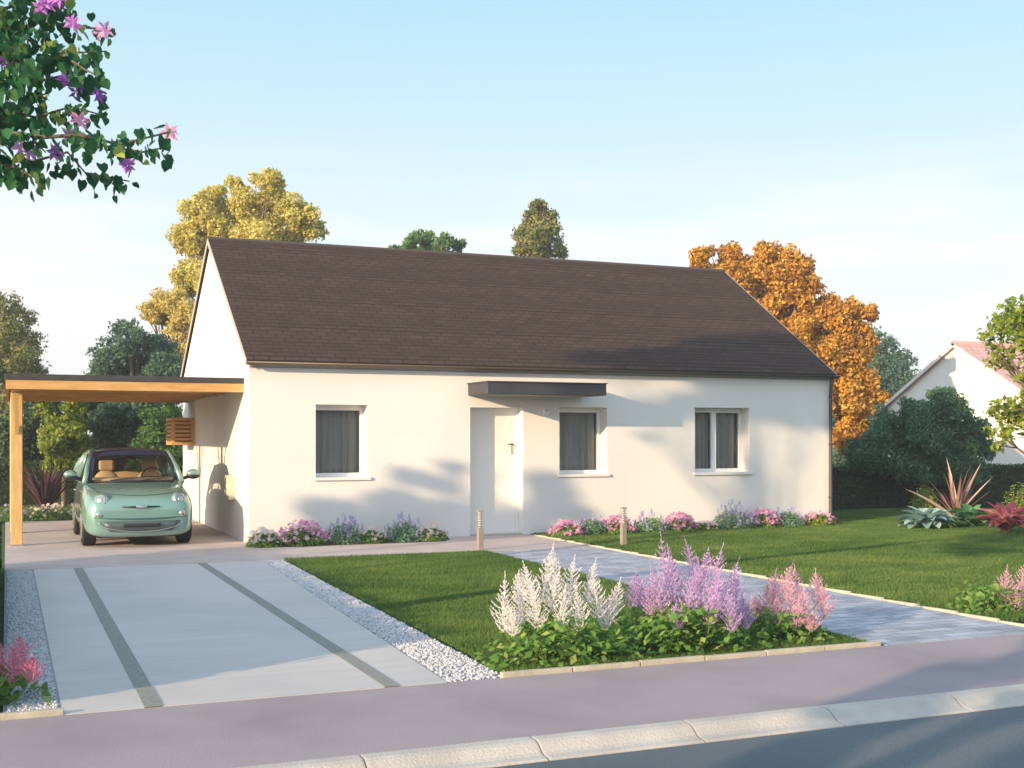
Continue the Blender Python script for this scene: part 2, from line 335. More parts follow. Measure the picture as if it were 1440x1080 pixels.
def hedge(name, label, x0, x1, y0, y1, h, n, mt=None, ls=.045, group=None, zb=0):
    root = empty(name, ((x0 + x1) / 2, (y0 + y1) / 2, zb), label, 'hedge', group)
    hx, hy = (x1 - x0) / 2, (y1 - y0) / 2
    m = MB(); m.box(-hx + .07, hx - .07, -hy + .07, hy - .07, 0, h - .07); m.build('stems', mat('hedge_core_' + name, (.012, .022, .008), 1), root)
    A = np.array([2 * hy * h, 2 * hy * h, 2 * hx * h, 2 * hx * h, 4 * hx * hy]); cnt = (A / A.sum() * n).astype(int); P = []; O = []
    for i, c in enumerate(cnt):
        u = rng.uniform(-1, 1, c); v = rng.random(c); q = np.abs(rng.normal(0, .045, c))
        if i < 2: s = 1 if i else -1; P.append(np.stack([s * (hx - q), u * hy, v * h], 1)); O.append(np.tile([s, 0, .2], (c, 1)))
        elif i < 4: s = 1 if i == 3 else -1; P.append(np.stack([u * hx, s * (hy - q), v * h], 1)); O.append(np.tile([0, s, .2], (c, 1)))
        else: P.append(np.stack([u * hx, rng.uniform(-1, 1, c) * hy, h - q + rng.normal(0, .02, c)], 1)); O.append(np.tile([0, 0, 1.], (c, 1)))
    P = np.concatenate(P); O = np.concatenate(O); P += (np.sin(P * 2.3 + 1) * .03)[:, [1, 2, 0]]
    V, Fq = leaf_quads(P, ls, O); npmesh('foliage', V, Fq, mt or G_['hedge'], root, np.clip(rng.normal(.5, .25, len(P)), 0, 1))
    return root
def blossoms(P, size, petals=5, up=None):
    """small open flowers: petals kites round each point"""
    n = len(P); N_ = rnd_dirs(n) * .6 + (up if up is not None else np.array([-.3, -.5, .8])); N_ /= np.linalg.norm(N_, axis=1, keepdims=True)
    a = np.cross(N_, rnd_dirs(n)); a /= np.linalg.norm(a, axis=1, keepdims=True); b = np.cross(N_, a); Vs = []
    s = (size * rng.uniform(.75, 1.2, n))[:, None]
    for k in range(petals):
        t = 2 * math.pi * k / petals; d = a * math.cos(t) + b * math.sin(t); e = -a * math.sin(t) + b * math.cos(t)
        Vs.append(np.stack([P, P + d * s * .3 + e * s * .16 + N_ * s * .1, P + d * s * .55 + N_ * s * .05, P + d * s * .3 - e * s * .16 + N_ * s * .1], 1))
    V = np.stack(Vs, 1).reshape(-1, 3); return V, np.arange(len(V)).reshape(-1, 4)
def bed_plant(name, label, loc, w, h, leaf, flower, nf, group, ls=.05, fs=.05, nl=420, spikes=False):
    root = empty(name, loc, label, 'plant', group)
    d = rnd_dirs(nl); d[:, 2] = np.abs(d[:, 2]); rr = rng.random(nl) ** .45
    hh = h * (.72 if flower else 1)
    P = d * rr[:, None] * np.array([w / 2, w / 2 * .8, hh]); P[:, 2] = np.maximum(P[:, 2], .01)
    V, Fq = leaf_quads(P, ls, d, .2, .45 if not spikes else .25); npmesh('foliage', V, Fq, leaf, root, np.clip(rng.normal(.5, .25, nl), 0, 1))
    s = MB()
    for _ in range(9):
        q = rnd_dirs(1)[0]; s.tube([(0, 0, 0), (q[0] * w * .2, q[1] * w * .15, h * .35), (q[0] * w * .38, q[1] * w * .3, h * .75)], [.006, .004, .002], 4)
    s.build('stems', M['bark'], root)
    if flower and nf:
        d = rnd_dirs(nf); d[:, 2] = np.abs(d[:, 2]) * .9 + .25; d /= np.linalg.norm(d, axis=1, keepdims=True)
        P = d * np.array([w / 2, w / 2 * .85, h * .92]) * rng.uniform(.86, 1.1, nf)[:, None]
        if spikes:
            P = np.repeat(P, 5, axis=0) + np.stack([rng.normal(0, .006, nf * 5), rng.normal(0, .006, nf * 5), np.tile(np.linspace(-.03, .05, 5), nf)], 1); fs = fs * .6
        V, Fq = blossoms(P, fs); npmesh('blossoms', V, Fq, flower, root, np.repeat(np.clip(rng.normal(.5, .28, len(P)), 0, 1), 5))
    return root
def strap_leaf(m, base, az, length, width, el0, arch, n=8, wprof=None, twist=0, tints=None, fold=.25):
    """one arching leaf; el0 start elevation, arch = total drop of elevation (rad)"""
    p = Vector(base); rows = []; st = length / n
    for i in range(n + 1):
        t = i / n; el = el0 - arch * t ** 1.3; d = Vector((math.cos(az) * math.cos(el), math.sin(az) * math.cos(el), math.sin(el)))
        side = Vector((-math.sin(az), math.cos(az), 0)); up = side.cross(d) * -1
        wv = width * (wprof(t) if wprof else (1 - t ** 3) * (.5 + .5 * min(1, t * 4)))
        tw = side * math.cos(twist * t) + up * math.sin(twist * t)
        rows.append([p + tw * wv / 2 + up * wv * fold, p, p - tw * wv / 2 + up * wv * fold]); p = p + d * st
    m.grid(rows)
def strap_plant(name, label, loc, specs, mt, cat='plant', group=None, pname='leaf', extra=None):
    """specs: (az, length, width, el0, arch, wprof, tint) ; leaves in one mesh per plant (too many small ones to single out)"""
    root = empty(name, loc, label, cat, group); m = MB(); tints = []
    for (az, L_, w_, e_, a_, wp, tn) in specs:
        k0 = len(m.f); strap_leaf(m, (random.uniform(-.03, .03), random.uniform(-.03, .03), .01), az, L_, w_, e_, a_, 8, wp, random.uniform(-.4, .4)); tints += [tn] * (len(m.f) - k0)
    o = m.build('foliage', mt, root, smooth=True)
    a = o.data.attributes.new('tint', 'FLOAT', 'FACE'); a.data.foreach_set('value', tints)
    if extra: extra(root)
    return root
ovate = lambda t: math.sin(math.pi * min(1, t * .93 + .03)) ** .75 if t < .98 else 0
def plume_mesh(h, w, lean):
    """feathery flower plume: side sprays that curve upwards, shorter towards the tip"""
    P = []; D = []; Z = []; lv = 10
    for i in range(lv):
        t = i / (lv - 1); z = h * (.04 + .78 * t); ln = w * .60 * (1 - t) ** .8 * (.55 + .45 * min(1, t * 4 + .3)) + .012
        for k in range(5):
            a = 2.4 * (i * 5 + k) + random.uniform(-.3, .3); lk = ln * random.uniform(.75, 1.15); nb = max(4, int(lk / .0045)); el = random.uniform(.45, .85)
            for j in range(nb):
                s = (j + 1) / nb; P.append((math.cos(a) * lk * s, math.sin(a) * lk * s, z + lk * el * (.4 * s + .9 * s ** 2)))
                D.append((math.cos(a) * .7, math.sin(a) * .7, .4 + s)); Z.append(.0052 * (1.15 - s))
    nn = int(h / .006)
    for j in range(nn): P.append((0, 0, h * (.05 + .98 * j / nn))); D.append((0, 0, 1)); Z.append(.006 * (1.15 - j / nn))
    P = np.array(P); D = np.array(D); Z = np.array(Z); P = np.repeat(P, 2, axis=0) + rng.normal(0, 1, (len(P) * 2, 3)) * np.repeat(Z, 2)[:, None]; D = np.repeat(D, 2, axis=0) + rng.normal(0, .4, (len(P), 3))
    D /= np.linalg.norm(D, axis=1, keepdims=True); n = len(P); S = np.cross(D, rnd_dirs(n)); S /= np.linalg.norm(S, axis=1, keepdims=True)
    s = rng.uniform(.007, .013, n)[:, None]
    V = np.stack([P - D * s * .5, P + S * s * .36, P + D * s * .8, P - S * s * .36], 1).reshape(-1, 3)
    V[:, 0] += lean[0] * (V[:, 2] / h) ** 1.5 * h; V[:, 1] += lean[1] * (V[:, 2] / h) ** 1.5 * h
    tt = np.clip(rng.normal(.55, .22, n) - .2 * (P[:, 2] / h - .5), 0, 1)
    return V, np.arange(4 * n).reshape(-1, 4), tt
def astilbe(name, label, loc, plumes, mt, nl, spread, lh, group, depthw=.3, clipx=9):
    """plumes: (dx, dy, z0, h, w) relative to the plant's foot"""
    root = empty(name, loc, label, 'flower', group)
    P = np.stack([np.clip(rng.normal(0, spread / 2.3, nl), -spread, min(spread, clipx)), np.clip(rng.normal(0, depthw / 2, nl), -.34, .5), lh * rng.random(nl) ** .8], 1)
    lim = 1 - (np.abs(P[:, 0]) / (spread * 1.05)) ** 2; P[:, 2] *= np.clip(lim, .15, 1)
    V, Fq = leaf_quads(P, .068, np.tile([-.25, -.45, .8], (nl, 1)), .5, .62); npmesh('foliage', V, Fq, G_['fresh'], root, np.clip(rng.normal(.45, .28, nl), 0, 1))
    st = MB()
    for (dx, dy, z0, h, w) in plumes: st.tube([(dx * .55, dy * .6, 0), (dx * .8, dy * .9, z0 * .5), (dx, dy, z0 + .03)], [.006, .005, .004], 5)
    for _ in range(24):
        q = rnd_dirs(1)[0]; st.tube([(q[0] * spread * .3, q[1] * .1, 0), (q[0] * spread * .6, q[1] * .2, lh * .6)], [.004, .002], 4)
    st.build('stems', mat('stem_green', (.14, .20, .06), .7), root)
    for (dx, dy, z0, h, w) in plumes:
        V, Fq, tt = plume_mesh(h, w, (random.uniform(-.28, .28), random.uniform(-.15, .15))); o = npmesh('flower_plume', V, Fq, mt, root, tt); o.location = (dx, dy, z0)
    return root
def grass(name, rects, dens, h, label, z=0.0, wd=.009, cut=None):
    Ps = []
    for (x0, x1, y0, y1) in rects:
        n = int((x1 - x0) * (y1 - y0) * dens); Ps.append(np.stack([rng.uniform(x0, x1, n), rng.uniform(y0, y1, n)], 1))
    P = np.concatenate(Ps)
    if cut is not None: P = P[P[:, 0] > cut[0] + (cut[1] - cut[0]) * (P[:, 1] + 11.03) / 8.43 + rng.normal(0, .008, len(P))]
    n = len(P); a = rng.uniform(0, 2 * np.pi, n); hh = h * rng.uniform(.5, 1.25, n)
    patch = .5 + .5 * np.sin(P[:, 0] * 1.3 + 2 * np.sin(P[:, 1] * .9)) * np.cos(P[:, 1] * 1.7 + np.sin(P[:, 0]))
    hh *= .8 + .3 * patch; l = rng.normal(0, .4, (n, 2)) * hh[:, None]; s = np.stack([np.cos(a), np.sin(a)], 1) * wd * .5
    z0 = np.full((n, 1), z); V = np.stack([np.hstack([P - s, z0]), np.hstack([P + s, z0]), np.hstack([P + l, z0 + hh[:, None]])], 1).reshape(-1, 3)
    fine = np.sin(P[:, 0] * 4.1 + 3 * np.sin(P[:, 1] * 2.3)) * np.sin(P[:, 1] * 5.3 + 2 * np.sin(P[:, 0] * 1.9)); T = np.clip(rng.normal(.25, .2, n) + .45 * patch + .22 * fine, 0, 1)
    return tag(npmesh(name, V, np.arange(3 * n).reshape(-1, 3), G_['grass'], None, T), label, 'grass', kind='stuff')

# ------------------------------------------------------------------ ground, street, paving
g = MB(); g.quad((-500, -300, -.2), (500, -300, -.2), (500, 700, -.2), (-500, 700, -.2))
tag(g.build('ground', M['terrain']), 'wide green ground reaching the horizon behind the gardens', 'ground', kind='structure')
g = MB(); g.quad((-60, -11.04, -.03), (60, -11.04, -.03), (60, 60, -.03), (-60, 60, -.03))
tag(g.build('garden_ground', M['soil']), 'dark green garden earth under the lawns and hedges', 'ground', kind='structure')
g = MB(); g.box(-60, 60, -30, -12.86, -.19, -.062)
tag(g.build('road', M['road']), 'blue grey asphalt road beyond the kerb in the foreground', 'road', kind='structure')
g = MB(); g.box(-60, 60, -12.6, -11.04, -.15, 0)
tag(g.build('pavement', M['walk']), 'mauve grey asphalt pavement between kerb and gardens', 'pavement', kind='structure')
# kerb: moulded stones butted end to end
k = MB(); prof = [(-12.602, -.15), (-12.602, .004), (-12.62, .012), (-12.69, .010), (-12.72, 0), (-12.775, -.038), (-12.80, -.046), (-12.855, -.050), (-12.865, -.056), (-12.865, -.15)]
xs = -1.77 - .965 * 14
while xs < 30:
    a, b = xs + .004, xs + .961; n = len(prof)
    vs = [(x, y, z) for x in (a, a + .012, b - .012, b) for (y, z) in [(y, z - (.002 if x in (a, b) and z > -.1 else 0)) for (y, z) in prof]]
    k.add(vs, [(i * n + j, i * n + j + 1, (i + 1) * n + j + 1, (i + 1) * n + j) for i in range(3) for j in range(n - 1)] + [tuple(range(n)), tuple(reversed(range(3 * n, 4 * n)))])
    xs += .965
ko = tag(k.build('kerb', M['kerb'], smooth=False), 'pale moulded kerb of long stones along the road', 'kerb', kind='structure')
g = MB(); g.box(-30, 30, -12.86, -12.61, -.19, -.06); tag(g.build('kerb_bedding', mat('kerb_mortar', (.16, .15, .14), .9)), 'grey mortar bed under the kerb stones', 'kerb', kind='structure')
def splay(name, x0, x1, x2, x3, z, m_, label, cat):      # x0..x1 at the pavement, x2..x3 at the terrace
    m = MB(); a = [(x0, -11.03), (x1, -11.03), (x3, -2.602), (x2, -2.602)]
    m.add([(x, y, z - .05) for x, y in a] + [(x, y, z) for x, y in a], [(3, 2, 1, 0), (4, 5, 6, 7), (0, 1, 5, 4), (1, 2, 6, 5), (2, 3, 7, 6), (3, 0, 4, 7)])
    return tag(m.build(name, m_), label, cat, kind='structure')
splay('driveway', -3.14, -.72, -3.14, -.30, .004, M['drive'], 'pale brushed concrete driveway in front of the carport', 'driveway')
for x, lb in ((-2.62, 'left'), (-1.10, 'right')):
    g = MB(); g.box(x - .055, x + .055, -11.03, -2.62, 0, .008)
    tag(g.build('drive_strip', M['strip']), 'narrow grey green strip set lengthwise in the driveway, the ' + lb + ' of the two', 'paving strip', 'strips set in the driveway', 'structure')
g = MB(); g.box(-3.47, 4.72, -2.6, -.0, -.05, .006); g.box(-3.47, -.003, 0, 6.6, -.05, .006)
tag(g.build('terrace', M['patio']), 'pinkish paved terrace along the house and under the carport', 'terrace', kind='structure')
sheet('path', 2.98, 4.68, -11.035, -2.602, .004, M['path'], 'blue grey brick paved path from pavement to front door', 'path')
for (x0, x1, x2, x3, lb) in ((-3.47, -3.14, -3.47, -3.14, 'left'), (-.72, -.27, -.30, -.02, 'right')):
    splay('gravel_bed', x0, x1, x2, x3, -.006, M['gravelbed'], 'stony bed beneath the gravel along the ' + lb + ' edge of the driveway', 'gravel bed')
    n = int((x1 - x0) * 8.4 * 2600); ico = bmesh.new(); bmesh.ops.create_icosphere(ico, subdivisions=1, radius=1)
    bv = np.array([v.co[:] for v in ico.verts]); bf = np.array([[v.index for v in f_.verts] for f_ in ico.faces]); ico.free()
    P = np.stack([rng.uniform(x0 + .02, x1 - .02, n), rng.uniform(-11, -2.63, n), rng.uniform(-.006, .004, n)], 1); tt_ = (P[:, 1] + 11.03) / 8.43; uu_ = (P[:, 0] - x0) / (x1 - x0); P[:, 0] = (1 - tt_) * P[:, 0] + tt_ * (x2 + uu_ * (x3 - x2)); s = rng.uniform(.006, .0145, n)
    sc3 = s[:, None] * rng.uniform(.6, 1.15, (n, 3)); V = (P[:, None, :] + bv[None] * sc3[:, None, :] * (1 + rng.normal(0, .12, (n, len(bv), 1)))).reshape(-1, 3)
    Fa = (bf[None] + (np.arange(n) * len(bv))[:, None, None]).reshape(-1, 3)
    tag(npmesh('gravel', V, Fa, M['gravel']), 'pale loose gravel in a strip along the ' + lb + ' side of the driveway', 'gravel', kind='stuff')
def edging(x0, y0, x1, y1, label, w=.05, top=.035, jit=.004):
    m = MB(); L_ = math.hypot(x1 - x0, y1 - y0); n = max(1, int(L_ / .5)); ux, uy = (x1 - x0) / L_, (y1 - y0) / L_
    for i in range(n):
        a = L_ * i / n + .004; b = L_ * (i + 1) / n - .004; j = random.uniform(-jit, jit)
        m.bar((x0 + ux * a, y0 + uy * a, .0 + j), (x0 + ux * b, y0 + uy * b, top - .035 + j), w, .07)
    return tag(m.build('edging', M['edging'], bevel=.006), label, 'edging', 'stone edgings of the beds', 'structure')
edging(-.32, -11.01, 2.93, -11.01, 'cream stone edging between the front flower bed and pavement')
edging(-4.6, -11.01, -3.13, -11.01, 'cream stone edging under the rose pink flowers beside the gravel')
edging(4.698, -11.0, 4.698, -.30, 'cream stone edging between the paved path and wide lawn', .034, .022, .0015)
grass('grass', [(-.25, 2.92, -10.97, -2.55)], 7500, .038, 'short green grass of the small lawn between driveway and path', cut=(-.25, 0))
grass('grass', [(4.77, 13.5, -10.5, -.02), (11.1, 17, -.02, 3.2)], 4600, .042, 'short green grass of the wide lawn right of the path', wd=.012)
grass('grass', [(-9, -.02, 6.65, 12)], 1200, .07, 'green grass behind the carport', wd=.02)

# ------------------------------------------------------------------ house
HX, HY, EZ, RZ = 11.0, 7.5, 2.86, 5.24
house = empty('house', (0, 0, 0), 'white single storey house with a dark brown slate gable roof', 'house')
OPEN = [(1.05, 1.90, 1.0, 2.17), (3.66, 4.62, .0, 2.15), (5.30, 6.22, 1.0, 2.17), (8.0, 9.17, 1.0, 2.19)]
w = MB(); xs = sorted({0, HX} | {o[0] for o in OPEN} | {o[1] for o in OPEN}); zs = sorted({0, 2.745, 1.0, 2.15, 2.17, 2.19})
for i in range(len(xs) - 1):
    for j in range(len(zs) - 1):
        mx, mz = (xs[i] + xs[i + 1]) / 2, (zs[j] + zs[j + 1]) / 2
        if not any(o[0] < mx < o[1] and o[2] < mz < o[3] for o in OPEN):
            w.quad((xs[i], 0, zs[j]), (xs[i + 1], 0, zs[j]), (xs[i + 1], 0, zs[j + 1]), (xs[i], 0, zs[j + 1]))
RD = .34
for (a, b, c, d) in OPEN:
    w.quad((a, 0, c), (a, 0, d), (a, RD, d), (a, RD, c)); w.quad((b, 0, c), (b, RD, c), (b, RD, d), (b, 0, d))
    w.quad((a, 0, d), (b, 0, d), (b, RD, d), (a, RD, d)); w.quad((a, 0, c), (a, RD, c), (b, RD, c), (b, 0, c))
w.add([(0, 0, 0), (0, HY, 0), (0, HY, EZ), (0, HY / 2, RZ - .02), (0, 0, EZ)], [(0, 4, 3, 2, 1)])
w.add([(HX, 0, 0), (HX, HY, 0), (HX, HY, EZ), (HX, HY / 2, RZ - .02), (HX, 0, EZ)], [(0, 1, 2, 3, 4)])
w.quad((HX, HY, 0), (0, HY, 0), (0, HY, EZ), (HX, HY, EZ))
w.build('wall', M['plaster'], house)
b_ = MB(); b_.box(0, HX, -.014, 0, 2.75, EZ + .02); b_.build('eaves_band', M['plaster'], house)
b_ = MB(); b_.box(.001, HX - .001, -.0155, -.0005, 2.733, 2.7495); b_.build('joint_strip', mat('joint_grey', (.42, .40, .37), .8), house)
b_ = MB(); b_.box(.4, HX - .4, .60, .64, .0, 2.8); b_.build('room_partition', M['interior'], house)
sl_ = math.hypot(HY / 2, RZ - EZ); r_ = MB(); OV = .05; OH = .10
slope = (RZ - EZ) / (HY / 2)
for s in (0, 1):
    y0 = -OH if s == 0 else HY + OH; z0 = EZ - OH * slope + .05; L2 = math.hypot(HY / 2 + OH, RZ + .05 - z0)
    a, b, c, d = (-OV, y0, z0), (HX + OV, y0, z0), (HX + OV, HY / 2, RZ + .05), (-OV, HY / 2, RZ + .05)
    uv = [(0, 0), (11.1, 0), (11.1, L2), (0, L2)]
    if s == 0: r_.quad(a, b, c, d, uv)
    else: r_.quad(b, a, d, c, uv)
    dn = lambda p: (p[0], p[1], p[2] - .07)
    r_.quad(a, d, dn(d), dn(a), [(0, 0)] * 4); r_.quad(b, dn(b), dn(c), c, [(0, 0)] * 4); r_.quad(dn(a), a, b, dn(b), [(0, 0)] * 4); r_.quad(dn(a), dn(b), dn(c), dn(d), [(0, 0)] * 4)
roof = r_.build('roof', M['roof'], house)
# individually laid slate courses: thin laths that give the rows a real edge
cs = MB(); nrow = 32; N_up = Vector((0, -(RZ - EZ), HY / 2)).normalized()
for i in range(1, nrow):
    t = i / nrow; y = -OH + t * (HY / 2 + OH); z = EZ - OH * slope + .05 + t * (RZ - EZ + OH * slope)
    p0 = Vector((0, y, z)) + N_up * .004; q = Vector((0, .03, .03 * slope))
    cs.add([(-OV + .002, p0.y, p0.z), (HX + OV - .002, p0.y, p0.z), (HX + OV - .002, p0.y + q.y, p0.z + q.z - .003), (-OV + .002, p0.y + q.y, p0.z + q.z - .003),
            (-OV + .002, p0.y, p0.z - .012), (HX + OV - .002, p0.y, p0.z - .012)], [(0, 1, 2, 3), (4, 5, 1, 0)])
cs.build('slate_courses', mat('slate_edge', (.060, .042, .037), .85, spec=.1), roof)
rg = MB(); rg.tube([(-OV, HY / 2, RZ + .045), (HX + OV, HY / 2, RZ + .045)], .05, 8); rg.build('ridge_cap', mat('ridge_slate', (.075, .058, .055), .7), roof)
gt = MB(); rows = [[(x, -OH - .055 + .055 * math.cos(t) , EZ - .045 + .05 * math.sin(t)) for t in [math.pi + math.pi * k / 8 for k in range(9)]] for x in (-OV - .01, HX + OV + .01)]
gt.grid(rows); gt.build('gutter', M['gutter'], house, smooth=True, solid=.006)
for x in (-OV - .012, HX + OV):
    vb = MB(); pr = [(-OH, EZ - OH * slope + .052), (HY / 2, RZ + .056), (HY + OH, EZ - OH * slope + .052)]; pr += [(y, z - .10) for (y, z) in reversed(pr)]
    vb.add([(x, y, z) for y, z in pr] + [(x + .012, y, z) for y, z in pr], [(0, 1, 4, 5), (1, 2, 3, 4), (11, 10, 7, 6), (10, 9, 8, 7)] + [(i, i + 6, (i + 1) % 6 + 6, (i + 1) % 6) for i in range(6)])
    vb.build('verge_board', M['verge'], house)
dp = MB(); dp.tube([(HX - .07, -OH - .03, EZ - .05), (HX - .06, -.09, EZ - .22), (HX - .06, -.075, EZ - .36), (HX - .06, -.075, .22), (HX - .06, -.11, .12)], .032, 10)
for z in (.5, 1.5, 2.4): dp.tube([(HX - .06, -.075, z), (HX - .06, -.075, z + .03)], .04, 10)
dp.build('downpipe', M['darkmetal'], house, smooth=True)
def window(a, b, c, d, leaves):
    fy = RD - .05; f_ = MB(); t = .055
    f_.box(a, b, fy - .02, fy + .05, c + .002, c + .075); f_.box(a, b, fy - .02, fy + .05, d - .085, d - .002)
    f_.box(a + .002, a + t, fy - .022, fy + .048, c + .075, d - .085); f_.box(b - t, b - .002, fy - .022, fy + .048, c + .075, d - .085)
    panes = [(a + t, b - t)]
    if leaves == 2:
        m_ = (a + b) / 2 - .02; f_.box(m_ - .05, m_ + .05, fy - .03, fy + .04, c + .075, d - .085); panes = [(a + t, m_ - .05), (m_ + .05, b - t)]
    win = f_.build('window', M['trim'], house, bevel=.004)
    for (p, q) in panes:
        g_ = MB(); g_.box(p, q, fy + .01, fy + .022, c + .075, d - .085); g_.build('pane', M['glass'], win)
        cu = MB(); n = 70; top = []; bot = []
        for i in range(n + 1):
            x = p - .02 + (q - p + .04) * i / n; ph = x * 58
            y = fy + .13 + .028 * math.sin(ph) + .012 * math.sin(ph * 2.3 + 1); y2 = fy + .13 + .035 * math.sin(ph + .5 * math.sin(x * 9)) + .014 * math.sin(ph * 1.7)
            top.append((x, y, d + .02)); bot.append((x + .01 * math.sin(x * 13), y2, c - .03))
        cu.grid([top, bot]); cu.build('curtain', M['curtain'], win, smooth=True)
    s_ = MB(); s_.box(a - .03, b + .05, -.035, RD - .07, c - .035, c + .012); s_.build('sill', M['plaster'], win, bevel=.005)
    return win
window(*OPEN[0], 1); window(*OPEN[2], 1); window(*OPEN[3], 2)
a, b, c, d = OPEN[1]; DY = .24
dr = MB(); dr.box(a + .04, b - .04, DY, DY + .05, .02, d - .05)
door = dr.build('door', M['door'], house, bevel=.004)
fr = MB(); fr.box(a + .001, a + .04, DY - .03, DY + .06, .0, d - .002); fr.box(b - .04, b - .001, DY - .03, DY + .06, .0, d - .002); fr.box(a + .04, b - .04, DY - .03, DY + .06, d - .05, d - .002)
fr.build('door_frame', M['trim'], door)
th = MB(); th.box(a + .001, b - .001, -.02, DY + .1, .002, .022); th.build('threshold', M['steel'], door)
hd = MB(); hd.box(b - .125, b - .085, DY - .012, DY + .001, 1.36, 1.56); hd.build('handle_plate', M['steel'], door)
hd = MB(); hd.tube([(b - .105, DY - .01, 1.53), (b - .105, DY - .055, 1.53), (b - .20, DY - .06, 1.53)], .011, 8); hd.build('handle', M['darkmetal'], door, smooth=True)
cn = MB(); cn.box(3.62, 5.74, -.90, -.001, 2.345, 2.535)
can = cn.build('canopy', M['canopy'], house, bevel=.006)
u_ = MB(); u_.box(3.68, 5.68, -.84, -.05, 2.337, 2.344); u_.build('soffit', mat('canopy_soffit', (.30, .26, .24), .7), can)
u_ = MB(); u_.box(3.60, 5.76, -.92, -.001, 2.536, 2.552); u_.build('cover_strip', M['darkmetal'], can)
vt = MB(); vt.box(-.10, -.001, 1.25, 1.60, .62, 1.02); vt = vt.build('meter_box', M['meter'], house, bevel=.012)
v2 = MB(); v2.box(-.112, -.101, 1.29, 1.56, .68, .98); v2.box(-.12, -.11, 1.31, 1.33, .8, .86); v2.build('hatch', mat('meter_hatch', (.68, .64, .52), .45), vt)
ol = MB(); ol.box(5.98, 6.03, -.03, -.001, 1.6, 1.68)
wl = MB(); wl.box(4.98, 5.06, -.07, -.001, 2.02, 2.12); wl.tube([(5.02, -.07, 2.08), (5.02, -.12, 2.06)], .03, 10); wl.build('door_lamp', M['trim'], house)

# ------------------------------------------------------------------ carport
cp = empty('carport', (-1.7, .4, 0), 'flat roofed timber carport with a dark roof edge beside the gable wall', 'carport')
def cpart(mb, name, mt, **k): 
    o = mb.build(name, mt, cp, **k); o.location = (1.7, -.4, 0); return o
X0, X1, Y0, Y1 = -3.46, -.004, .40, 6.7
m = MB(); m.box(X0 - .02, X1, Y0 - .02, Y1 + .02, 2.50, 2.585); cpart(m, 'roof_edge', M['darkmetal'], bevel=.005)
m = MB(); m.box(X0, X1, Y0, Y0 + .05, 2.36, 2.499); m.box(X0, X0 + .05, Y0 + .05, Y1 - .05, 2.36, 2.499); m.box(X0, X1, Y1 - .05, Y1, 2.36, 2.499); cpart(m, 'fascia', M['wood'])
m = MB(); m.box(X0 + .05, X1, Y0 + .05, Y1 - .05, 2.46, 2.498); cpart(m, 'ceiling_boards', mat('carport_boards', (.50, .25, .09), .6))
for y in [.75 + .72 * i for i in range(8)]:
    m = MB(); m.box(X0 + .19, X1, y, y + .06, 2.385, 2.459); cpart(m, 'rafter', M['wood'])
m = MB(); m.box(X0 + .07, X0 + .185, Y0 + .05, Y1 - .05, 2.33, 2.459); cpart(m, 'beam', M['wood'])
for y in (.98, 3.55, 6.15):
    m = MB(); m.box(X0 + .07, X0 + .235, y, y + .16, .006, 2.36 - .031); o = cpart(m, 'post', M['woodv'], bevel=.008)
    for s in (-1, 1):
        q = MB(); q.bar((X0 + .152, y + .08 + s * .08, 1.72), (X0 + .152, y + .08 + s * .42, 2.33), .06, .06); o2 = q.build('brace', M['woodv'], o)
    q = MB(); q.box(X0 + .06, X0 + .245, y - .01, y + .17, .006, .03); q.build('foot_plate', M['steel'], o)

# wooden cabinet high on the gable
wc = empty('wall_cabinet', (0, 5.8, 1.5), 'orange wooden slatted cabinet fixed high on the gable wall near the car', 'cabinet')
m = MB(); m.box(-.40, -.004, .03, .88, .03, .5); m.build('casing', mat('cabinet_inside', (.28, .14, .05), .7), wc)
m = MB()
for (x0, x1, z0, z1) in ((-.44, -.38, 0, .54), (-.06, -.003, 0, .54), (-.38, -.06, 0, .06), (-.38, -.06, .48, .54)): m.box(x0, x1, -.012, .03, z0, z1)
for (y0, y1, z0, z1) in ((.03, .09, 0, .54), (.83, .89, 0, .54), (.09, .83, 0, .06), (.09, .83, .48, .54)): m.box(-.44, -.401, y0, y1, z0, z1)
m.build('frame', M['wood'], wc)
m = MB()
for i in range(5): m.box(-.38, -.06, .004, .026, .09 + .08 * i, .135 + .08 * i); m.box(-.425, -.405, .09, .83, .09 + .08 * i, .135 + .08 * i)
m.build('slats', M['wood'], wc)

# ------------------------------------------------------------------ bollard lights
def bollard(loc, label):
    r0 = empty('bollard_light', loc, label, 'bollard light', 'bollard lights by the path')
    m = MB(); m.box(-.04, .04, -.04, .04, 0, .33); m.build('post', M['tanpost'], r0, bevel=.006)
    m = MB(); m.box(-.042, .042, -.042, .042, .56, .585)
    for i in range(6): m.box(-.042, .042, -.042, .042, .345 + .036 * i, .357 + .036 * i)
    m.build('louvres', M['louver'], r0)
    m = MB(); m.tube([(0, 0, .33), (0, 0, .565)], .026, 10); m.build('lamp_glass', mat('opal_glass', (.55, .53, .50), .3), r0)
bollard((2.93, -2.32, .0), 'sandstone bollard light with grey louvres at the corner of the small lawn by the door')
bollard((5.20, -2.5, .0), 'sandstone bollard light with grey louvres standing on the wide lawn')

